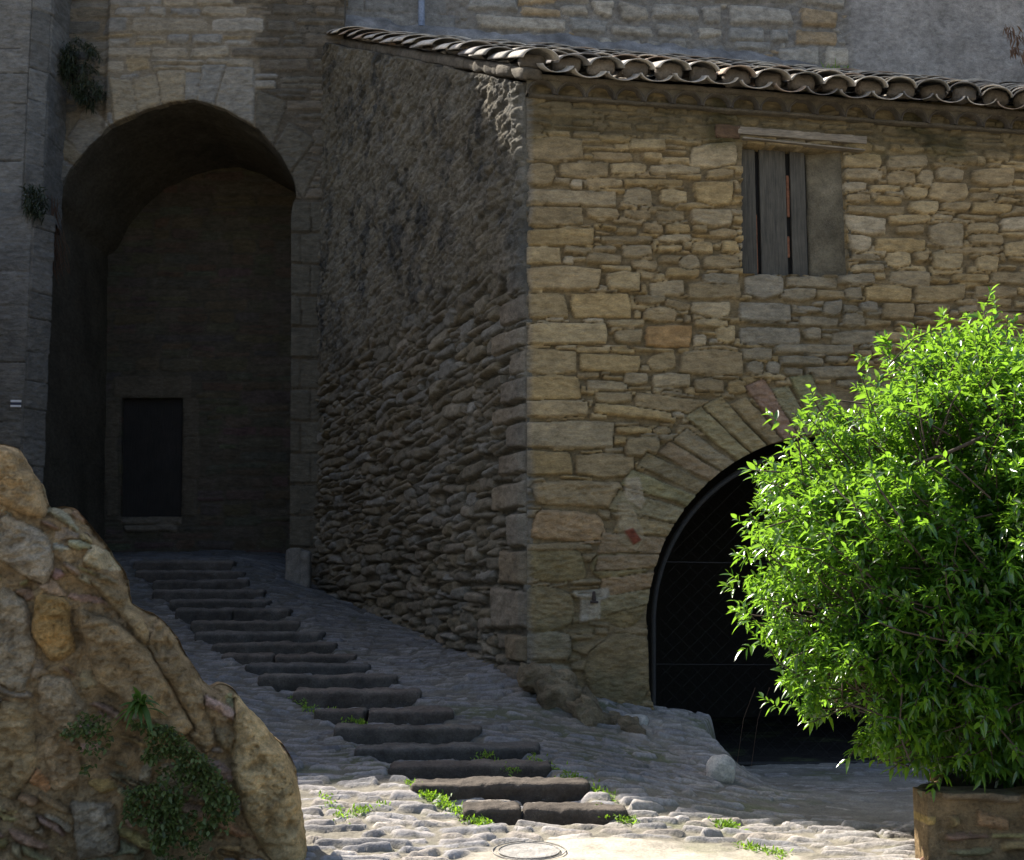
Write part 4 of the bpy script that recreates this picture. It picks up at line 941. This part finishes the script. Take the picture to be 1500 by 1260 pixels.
# ------------------------------------------------------------------ planter
PF = Plane((at_y(1357, 1160, 7.75)[0], 7.75), (1, .06)); PS = Plane((PF.o[0], 7.75), (.42, 1), -1)
planter = empty('stone_planter', PF.P(1, -1.6), 'low ochre stone planter wall under the green bush', 'planter')
ztp = PF.uv(1400, 1158)[1]
def pc(u, v, r): return tuple(x*r.uniform(.85, 1.15) for x in r.choice([(.33, .24, .12), (.28, .21, .12), (.36, .26, .14), (.25, .2, .13)]))
for nm, pl, ln, sd, th_ in (('front_face', PF, 2.6, 301, .22), ('left_face', PS, 1.3, 302, .04)):
    us = np.arange(0, ln, .011); vs = np.arange(-1.85, ztp, .011); L = Layout(us, vs, warp=.03, wfreq=4, seed=sd, mortar=(.20, .15, .09))
    courses(L, -.1, ln, -1.85, ztp, (.12, .19), (.14, .4), pc, random.Random(sd), lift=(.03, .07), edge=.03, gap=.006, split=.25, j=.45, k=90)
    h = L.finish(.02, .004)+.02*fbm(L.U*3, L.V*3, 3, 4); h *= sstep(-.01, .07, L.U)**.5
    grid_wall(nm, pl, us, vs, h, L.C, np.maximum(L.V-(ztp-.012+.02*fbm(L.U*4, L.V*0, 2, 5)), np.maximum((.004 if sd == 301 else .06)-L.U, L.U-ln+.02)), M['rock'], planter, th_)
P = [PF.P(u+.42*d, ztp-.05, -.05-d) for d in np.linspace(0, 1.15, 12) for u in np.linspace(.03, 2.5, 24)]; P = np.array(P); P[:, 2] += .03*fbm3(P, 5, 3, 1)
Q = [(i*24+k, i*24+k+1, (i+1)*24+k+1, (i+1)*24+k) for i in range(11) for k in range(23)]; npmesh('soil', P, Q, M['soil'], planter)

# ------------------------------------------------------------------ leaves
def leaves(name, bases, dirs, lens, wids, mat, parent=None, vals=None, fold=.25, droop=.35, rows=4, seed=0):
    """many folded lance-shaped leaves as one mesh"""
    rg = np.random.default_rng(seed); B = np.asarray(bases, float); D = np.asarray(dirs, float); n = len(B)
    D /= np.linalg.norm(D, axis=1, keepdims=True); lens = np.broadcast_to(lens, n)[:, None]; wids = np.broadcast_to(wids, n)[:, None]
    up = np.tile([0, 0, 1.], (n, 1))+rg.normal(0, .35, (n, 3)); S = np.cross(D, up); S /= np.linalg.norm(S, axis=1, keepdims=True)+1e-9; N = np.cross(S, D)
    V = []; prof = {4: [.12, .8, 1., .66, .04], 3: [.15, 1, .75, .04], 2: [.2, 1, .05]}[rows]
    dr = droop*rg.uniform(.2, 1.4, (n, 1))
    for i, w in enumerate(prof):
        t = i/rows; c = B+D*lens*t-np.array([0, 0, 1.])*lens*dr*t*t*.8
        V.append(c-S*wids*w*.5+N*wids*fold*w); V.append(c); V.append(c+S*wids*w*.5+N*wids*fold*w)
    V = np.stack(V, 1); k = len(prof)*3; Q = []
    for i in range(rows):
        a = i*3; Q += [(a, a+1, a+4, a+3), (a+1, a+2, a+5, a+4)]
    Q = (np.array(Q)[None]+(np.arange(n)*k)[:, None, None]).reshape(-1, 4)
    vals = rg.uniform(0, 1, n) if vals is None else vals; c = np.repeat(vals, k)[:, None]*np.ones((1, 3))
    return npmesh(name, V.reshape(-1, 3), Q, M[mat], parent, c)
def rdir(rg, n):
    d = rg.normal(0, 1, (n, 3)); return d/np.linalg.norm(d, axis=1, keepdims=True)

# --- the glossy bush
bush = empty('leafy_bush', PF.P(.75, ztp-.05, -.5), 'big round glossy green bush backlit by the sun above the stone planter', 'bush')
rg = np.random.default_rng(5)
CB = np.array([3.2, 8.3, .2])
def bush_r(d):                                 # lumpy radius of the crown in direction d
    r = 1/np.sqrt((d[:, 0]/1.72)**2+(d[:, 1]/1.2)**2+(d[:, 2]/np.where(d[:, 2] > 0, 1.53, 1.56))**2)
    return r*(1+.16*fbm3(d*3+7, .9, 3, 3)+.05*fbm3(d*5, 3, 2, 8))
LOBE = at_y(1290, 985, 8.0)
SB = []; SD_ = []; SV = []; LN = []; twigs = []
NS = 19000
for q in range(NS):
    d = rdir(rg, 1); r = bush_r(d)[0]; f = 1-abs(rg.normal(0, .20)) if rg.random() < .62 else rg.uniform(.25, .9)
    if f < .2 or (d[0][1] > .35 and rg.random() < .6) or (d[0][0] > .75 and rg.random() < .6): continue
    if rg.random() < .05: f = 1+rg.uniform(0, .10)
    p = CB+d[0]*r*f
    if q % 10 == 0: p = LOBE+d[0]*.50*f
    if p[2] < ztp-.02 and p[1] < 9: continue
    hole = vn3(np.array([p[0]*3.1]), np.array([p[1]*3.1]), np.array([p[2]*3.4]), 4)[0]
    if hole < .33: continue
    g = d[0]*.8+np.array([0, 0, .35])+rg.normal(0, .38, 3); g /= np.linalg.norm(g)
    nl = rg.integers(7, 12); L0 = rg.uniform(.09, .16); new = rg.random()
    for k in range(nl):
        t = k/nl; th = k*2.4+rg.uniform(-.3, .3); a = np.cross(g, [.3, .2, .9]); a /= np.linalg.norm(a); b = np.cross(g, a)
        spread = 1.25-.85*t; dd = g*(.35+.6*t)+(a*math.cos(th)+b*math.sin(th))*spread
        SB.append(p-g*L0*(1-t)*.9); SD_.append(dd); SV.append(np.clip(.25+.5*new*t+.25*rg.random()+.2*(f > .95), 0, 1)); LN.append(rg.uniform(.05, .098)*(1-.2*t))
    if f > .8 and rg.random() < .25: twigs.append(tube([p-g*.35-d[0]*.1, p-g*.15, p], [.006, .005, .003], 4, False))
# a few leading shoots that break the outline on the left
for (x, y, Y_) in ((1092, 688, 8.1), (1108, 700, 8.1), (1135, 695, 8.15), (1160, 690, 8.15), (1190, 582, 8.2), (1215, 590, 8.2), (1285, 512, 8.2), (1160, 995, 8.0), (1175, 985, 8.0), (1195, 1000, 8.0), (1185, 1060, 7.95), (1240, 1115, 7.9), (1325, 1128, 7.8), (1250, 1100, 7.9), (1160, 940, 8), (1380, 455, 8.2), (1440, 450, 8.2), (1165, 760, 8.1), (1170, 850, 8.1), (1290, 1095, 7.9), (1350, 1080, 7.8)):
    p = at_y(x, y, Y_); g = (p-CB); g /= np.linalg.norm(g); g += rg.normal(0, .2, 3); L0 = .18; g /= np.linalg.norm(g)
    for k in range(11):
        t = k/11; th = k*2.4; a = np.cross(g, [.3, .2, .9]); a /= np.linalg.norm(a); b = np.cross(g, a)
        SB.append(p-g*L0*(1-t)); SD_.append(g*(.4+.6*t)+(a*math.cos(th)+b*math.sin(th))*(1.2-.8*t)); SV.append(.6+.4*rg.random()); LN.append(rg.uniform(.06, .095))
    twigs.append(tube([p-g*.5, p-g*.2, p], [.007, .005, .003], 4, False))
LN = np.array(LN); leaves('foliage', SB, SD_, LN, LN*rg.uniform(.29, .42, len(LN)), 'leaf', bush, np.array(SV), .22, .4, 3, 3)
for k in range(7):
    r = random.Random(k); b = PF.P(.75+r.uniform(-.1, .1), ztp-.05, -.5+r.uniform(-.08, .08)); an = k/7*6.28; e = CB+np.array([math.cos(an)*.85, math.sin(an)*.6, r.uniform(-.2, .8)])
    m_ = (b+e)/2+np.array([r.uniform(-.15, .15), r.uniform(-.1, .1), .05]); twigs.append(tube([b, b*.6+m_*.4+EX*.03, m_, m_*.5+e*.5+EZ*.05, e], [.035, .03, .022, .016, .008], 7))
b0 = at_y(1500, 630, 7.75); twigs.append(tube([at_y(1520, 620, 7.8), at_y(1440, 640, 7.6), at_y(1385, 665, 7.55), at_y(1340, 680, 7.6)], [.016, .014, .011, .007], 6))
V, Q_ = merge(twigs); npmesh('branches', V, Q_, M['bark'], bush)

# ------------------------------------------------------------------ small plants
def tuft(name, base, n, ln, wd, mat, label, cat, up=1.0, seed=0, spread=.05, normal=None, droop=.7, group=None, fold=.15, par=None):
    rg = np.random.default_rng(seed); B = np.asarray(base)+rg.normal(0, 1, (n, 3))*spread*np.array([1, .6, .25]); d = rg.normal(0, .55, (n, 3))+np.array([0, 0, up])
    if normal is not None: d = d+np.asarray(normal)
    o = leaves(name, B, d, rg.uniform(.5, 1.1, n)*ln, wd, mat, None, None, fold, droop, 3, seed)
    return tag(o, label, cat, group)
def patch_plant(name, pl, poly, n, ln, wd, mat, label, cat, seed, off=(.03, .12), droop=.5, dens=None):
    rg = np.random.default_rng(seed); P = np.array(pl.poly(poly)); lo, hi = P.min(0), P.max(0); B = []
    while len(B) < n:
        q = rg.uniform(lo, hi, (n*3, 2)); k = sdf_poly(P, q[:, 0], q[:, 1]); nz = fbm(q[:, 0]*6, q[:, 1]*6, 3, seed)
        q = q[(k < 0) & (nz > (-.12 if n > 1000 else -.6)+rg.normal(0, .1, len(k)))]
        B += [pl.P(u, v, rg.uniform(*off)) for u, v in q]
    B = np.array(B[:n]); d = rg.normal(0, .8, (n, 3))+pl.n*.7+np.array([0, 0, -.15])
    o = leaves(name, B, d, rg.uniform(.6, 1.2, n)*ln, wd, mat, None, None, .12, droop, 3, seed); return tag(o, label, cat)
patch_plant('trailing_weed', RK, [(190, 1050), (250, 1060), (290, 1095), (318, 1120), (345, 1165), (345, 1200), (330, 1262), (230, 1262), (215, 1200), (180, 1195), (185, 1150), (230, 1140), (200, 1095)], 3400, .028, .022, 'ivy',
            'dense dark green weed trailing down the ochre boulder wall beside its pale end stone', 'weed', 3, (.10, .2))
patch_plant('small_weed', RK, [(92, 1070), (120, 1040), (160, 1050), (165, 1085), (130, 1130), (108, 1120)], 300, .028, .024, 'ivy', 'small round leaved weed clump left of the blade leaved plant on the boulder wall', 'weed', 4, (.09, .16))
rg = np.random.default_rng(9); B = RK.px(205, 1030, .14); n = 26; d = rg.normal(0, .5, (n, 3))+np.array([.25, -.6, .55])
tag(leaves('blade_leaved_plant', np.tile(B, (n, 1))+rg.normal(0, .012, (n, 3)), d, rg.uniform(.12, .22, n), .028, 'weed', None, rg.uniform(.4, 1, n), .2, .9, 4, 4), 'clump of long blade leaves growing from the boulder wall above the trailing weed', 'plant')
patch_plant('hanging_shrub', TOW, [(112, 62), (140, 72), (158, 100), (155, 150), (135, 165), (98, 130), (100, 95)], 2000, .09, .018, 'darkweed', 'dark shrub hanging from the tower wall above the left of the archway', 'shrub', 5, (.0, .4), .8)
patch_plant('fern_tuft', BL, [(38, 275), (60, 272), (70, 300), (62, 320), (38, 312)], 420, .12, .02, 'darkweed', 'small dark fern tuft on the ledge of the grey buttress', 'fern', 6, (-.1, .12), .8)
rg = np.random.default_rng(12); parts = []
for k in range(70):
    x = rg.uniform(60, 92); p = TOW.px(x, rg.uniform(296, 318), rg.uniform(.12, .5)); pts = [p]; dx = rg.uniform(-.05, .28)
    for q in range(1, 7): pts.append(p+np.array([dx*(q/6)**1.3+rg.normal(0, .015), 0, -rg.uniform(.14, .19)*q]))
    parts.append(tube(pts, .005, 3, False))
V, Q_ = merge(parts); tag(npmesh('hanging_roots', V, Q_, M['dry'], None, np.full((len(V), 3), .3)), 'dead brown stems hanging below the fern tuft inside the archway', 'dead plant')
tuft('roof_grass_tuft', UPP.px(1222, 116, .12), 240, .26, .014, 'grass', 'bright grass tuft growing where the roof meets the grey wall', 'grass tuft', 1.2, 21, .13)
# dried plant on the right of the roof
rg = np.random.default_rng(14); parts = []; B = []; D = []
for (x, y) in ((1455, 60), (1463, 88), (1470, 70), (1478, 98), (1490, 120), (1495, 75)):
    p = UPP.px(x, y, .5); parts.append(tube([UPP.px(1512, 130, .35), (UPP.px(1500, 95, .4)+p)/2, p], .006, 4, False))
    for _ in range(14): B.append(p+rg.normal(0, .05, 3)); D.append([rg.normal(0, .25), rg.normal(0, .25), -1])
V, Q_ = merge(parts); dp = npmesh('dried_plant', V, Q_, M['dry'], None, np.full((len(V), 3), .6)); tag(dp, 'dried plant with hanging reddish pods at the right end of the roof', 'dead plant')
o = leaves('seed_pod', B, D, .16, .03, 'dry', None, None, .3, .1, 3, 8); o.parent = dp
# cellar grass stalks
parts = [tube([np.array([x, y, gz(np.array([x]), np.array([y]))[0]]), np.array([x+.08, y, -1.2]), np.array([x+.2, y, -.9])], .003, 3, False) for x, y in ((2.15, 12.75), (2.3, 12.8))]
V, Q_ = merge(parts); tag(npmesh('dry_stalk', V, Q_, M['dry'], None, np.full((len(V), 3), .9)), 'thin dry stalks standing at the foot of the cellar arch', 'dead plant')
# weeds in the joints of the lane
spots = []
rg = np.random.default_rng(31)
def gpt(px, py):
    r = ray(px, py)
    for t in np.linspace(6, 24, 900):
        p = r*t
        if p[2] < gz(np.array([p[0]]), np.array([p[1]]))[0]+.01: return p
    return None
line = [((598, 1148), (715, 1212), 1.0), ((870, 1185), (925, 1205), .8), ((1050, 1205), (1075, 1212), .6), ((500, 1195), (560, 1180), .3), ((465, 1158), (520, 1215), .25), ((1085, 1240), (1140, 1250), .5), ((780, 1110), (900, 1170), .5), ((480, 1040), (530, 1062), .5), ((700, 1105), (760, 1130), .5), ((430, 1020), (480, 1055), .3), ((740, 960), (760, 985), .5)]
B = []; D = []; LNS = []
for (a, b, dn) in line:
    for _ in range(int(55*dn*max(1, math.dist(a, b)/60))):
        t = rg.random(); p = gpt(a[0]+(b[0]-a[0])*t+rg.normal(0, 5), a[1]+(b[1]-a[1])*t+rg.normal(0, 2.5))
        if p is None: continue
        for _ in range(7): B.append(p+rg.normal(0, 1, 3)*[.02, .03, .004]); D.append(rg.normal(0, .7, 3)+[0, 0, .8]); LNS.append(rg.uniform(.025, .06))
tag(leaves('joint_weeds', B, D, np.array(LNS), .013, 'grass', None, None, .15, .5, 2, 9), 'short bright weeds growing between the cobbles beside the lowest steps', 'weeds', kind='stuff')
tuft('corner_weed', gpt(755, 975), 160, .10, .03, 'weed', 'dark weed clump at the foot of the house corner', 'weed', .8, 51, .07)

# ------------------------------------------------------------------ loose stones
V, Q_ = rough_block(gpt(1055, 1140)+EZ*.05, EX, EY, EZ, (.22, .2, .26), (14, 12, 14), .09, .03, 4, 3); tag(npmesh('white_boulder', V, Q_, M['rock'], None, flatcol(V, (.55, .55, .56), .1)), 'pale white stone at the edge of the rock apron by the cellar arch', 'stone')
V, Q_ = rough_block(gpt(930, 1062)+EZ*.02, EX, EY, EZ, (.24, .2, .15), (14, 12, 10), .07, .03, 4, 5); tag(npmesh('pale_stone', V, Q_, M['rock'], None, flatcol(V, (.42, .44, .46), .1)), 'pale grey stone on the rock apron below the house corner', 'stone')
p = SIDE.uv(437, 845); 
for k, (x, w, hh) in enumerate(((431, .24, .62), (446, .17, .58))):
    b = at_y(x, 868, 18.3); V, Q_ = rough_block(b+EZ*hh/2, EX, EY, EZ, (w, .22, hh), (10, 8, 20), .05, .03, 5, 7+k)
    tag(npmesh('guard_stone', V, Q_, M['step'], None, flatcol(V, (.17, .16, .14), .2)), ['wider upright guard stone at the foot of the gateway jamb', 'narrow upright guard stone against the foot of the side wall'][k], 'stone', 'guard stones by the gateway')
V, Q_ = merge([rough_block(at_y(835, 1008, 12.15)-EZ*.16, np.array([.93, -.1, -.34]), EY, EZ, (.6, .4, .34), (40, 20, 20), .12, .16, 4, 8), rough_block(at_y(890, 1040, 12.0)-EZ*.17, np.array([.9, -.1, -.42]), EY, EZ, (.7, .5, .34), (40, 24, 20), .12, .17, 4, 18), rough_block(at_y(800, 985, 12.2)-EZ*.06, np.array([.98, -.1, -.2]), EY, EZ, (.5, .3, .22), (30, 20, 16), .09, .09, 5, 28)]); tag(npmesh('rock_outcrop', V, Q_, M['rock'], None, flatcol(V, (.15, .13, .095), .5, 0, 4)), 'dark eroded rock outcrop at the foot of the house corner', 'rock')
V, Q_ = rough_block(at_y(980, 1090, 12.0)-EZ*.12, np.array([.95, -.1, -.3]), EY, EZ, (1.0, .6, .36), (34, 18, 14), .16, .09, 3, 9); tag(npmesh('sandy_boulder', V, Q_, M['rock'], None, flatcol(V, (.33, .30, .25), .2)), 'low rounded sandy boulder left of the dark cellar arch', 'rock')
V, Q_ = rough_block(at_y(1373, 1125, 12.4), EX, EY, EZ, (.14, .12, .08), (8, 8, 6), .035, .02, 4, 6); tag(npmesh('small_stone', V, Q_, M['rock'], None, flatcol(V, (.3, .24, .18))), 'small round stone lying at the sill of the cellar arch', 'stone')
# ring cover let into the cement patch
c = gpt(775, 1247); th = np.linspace(0, 2*math.pi, 60)
parts = [tube(np.stack([c[0]+r*np.cos(th), c[1]+r*np.sin(th), np.array([gz(np.array([c[0]+r*math.cos(t)]), np.array([c[1]+r*math.sin(t)]))[0]+.012 for t in th])], 1), .004, 5, False) for r in (.22, .185)]
cv_ = gz(np.array([c[0]]), np.array([c[1]]))[0]
nr_ = 8; DP = [[c[0]+.18*i/nr_*math.cos(t), c[1]+.18*i/nr_*math.sin(t), gz(np.array([c[0]+.18*i/nr_*math.cos(t)]), np.array([c[1]+.18*i/nr_*math.sin(t)]))[0]+.010] for i in range(nr_+1) for t in th[:-1]]
n_ = len(th)-1; parts.append((np.array(DP), np.array([(i*n_+k, i*n_+(k+1) % n_, (i+1)*n_+(k+1) % n_, (i+1)*n_+k) for i in range(nr_) for k in range(n_)])))
V, Q_ = merge(parts); tag(npmesh('manhole_cover', V, Q_, M['mortar'], None, flatcol(V, (.42, .40, .37), .1)), 'round pale cover rim let into the cement patch in the foreground', 'manhole cover')

# ------------------------------------------------------------------ unseen house blocks added left of the view to shade lane and foreground wall
for (x, ya, yb, zt_, lb) in ((-5.7, 9.2, 11.8, 6.6, 'unseen ochre rubble house block added outside the left edge to shade the foreground wall'), (-7.9, 12.7, 17.9, 5.0, 'unseen low rubble house block added beside the buttress to shade the lane')):
    op = empty('stone_house', (x, ya, -1.5), lb, 'house'); PW = Plane((x, ya), (0, 1), 1)
    us = np.arange(0, yb-ya, .04); vs = np.arange(-1.9, zt_, .04); L = Layout(us, vs, warp=.03, wfreq=3, seed=int(401+ya), mortar=(.2, .17, .12))
    courses(L, 0, yb-ya, -1.9, zt_, (.2, .3), (.3, .7), lambda u, v, r: fcol(0, 0, r), random.Random(4), lift=(.03, .05), edge=.05, split=.2)
    grid_wall('shade_wall', PW, us, vs, L.finish(.01, 0), L.C, np.maximum(L.V-zt_+.05, np.maximum(.02-L.U, L.U-(yb-ya)+.05)), M['facade'], op, .4)
    V = np.array([(a, b, c) for a in (x-5, x-.1) for b in (ya+.05, yb-.1) for c in (-1.9, zt_-.06)]); npmesh('shade_shell', V, [(0, 1, 3, 2), (4, 6, 7, 5), (2, 3, 7, 6), (0, 4, 5, 1), (1, 5, 7, 3)], M['facade'], op, np.tile((.33, .27, .17), (8, 1)), smooth=False)

# ------------------------------------------------------------------ light
S = np.array(SUN); S /= np.linalg.norm(S)
sd = bpy.data.lights.new('sun', 'SUN'); so = bpy.data.objects.new('sun', sd); COL.objects.link(so)
sd.energy = 3.9; sd.angle = math.radians(.5); sd.color = (1, .93, .83); so.rotation_euler = Vector(S).to_track_quat('Z', 'Y').to_euler()
w = bpy.data.worlds.new('World'); scene.world = w; w.use_nodes = True; nt = w.node_tree; bg = nt.nodes['Background']
sk = nt.nodes.new('ShaderNodeTexSky'); sk.sky_type = 'NISHITA'; sk.sun_disc = False
sk.sun_elevation = math.asin(S[2]); sk.sun_rotation = math.atan2(S[0], S[1]); nt.links.new(sk.outputs[0], bg.inputs[0]); bg.inputs[1].default_value = SKY; sk.air_density = .85; sk.dust_density = 2.5; sk.ozone_density = .6
scene.view_settings.view_transform = 'Standard'; scene.view_settings.look = 'None'; scene.view_settings.gamma = 1; scene.view_settings.exposure = EXPO
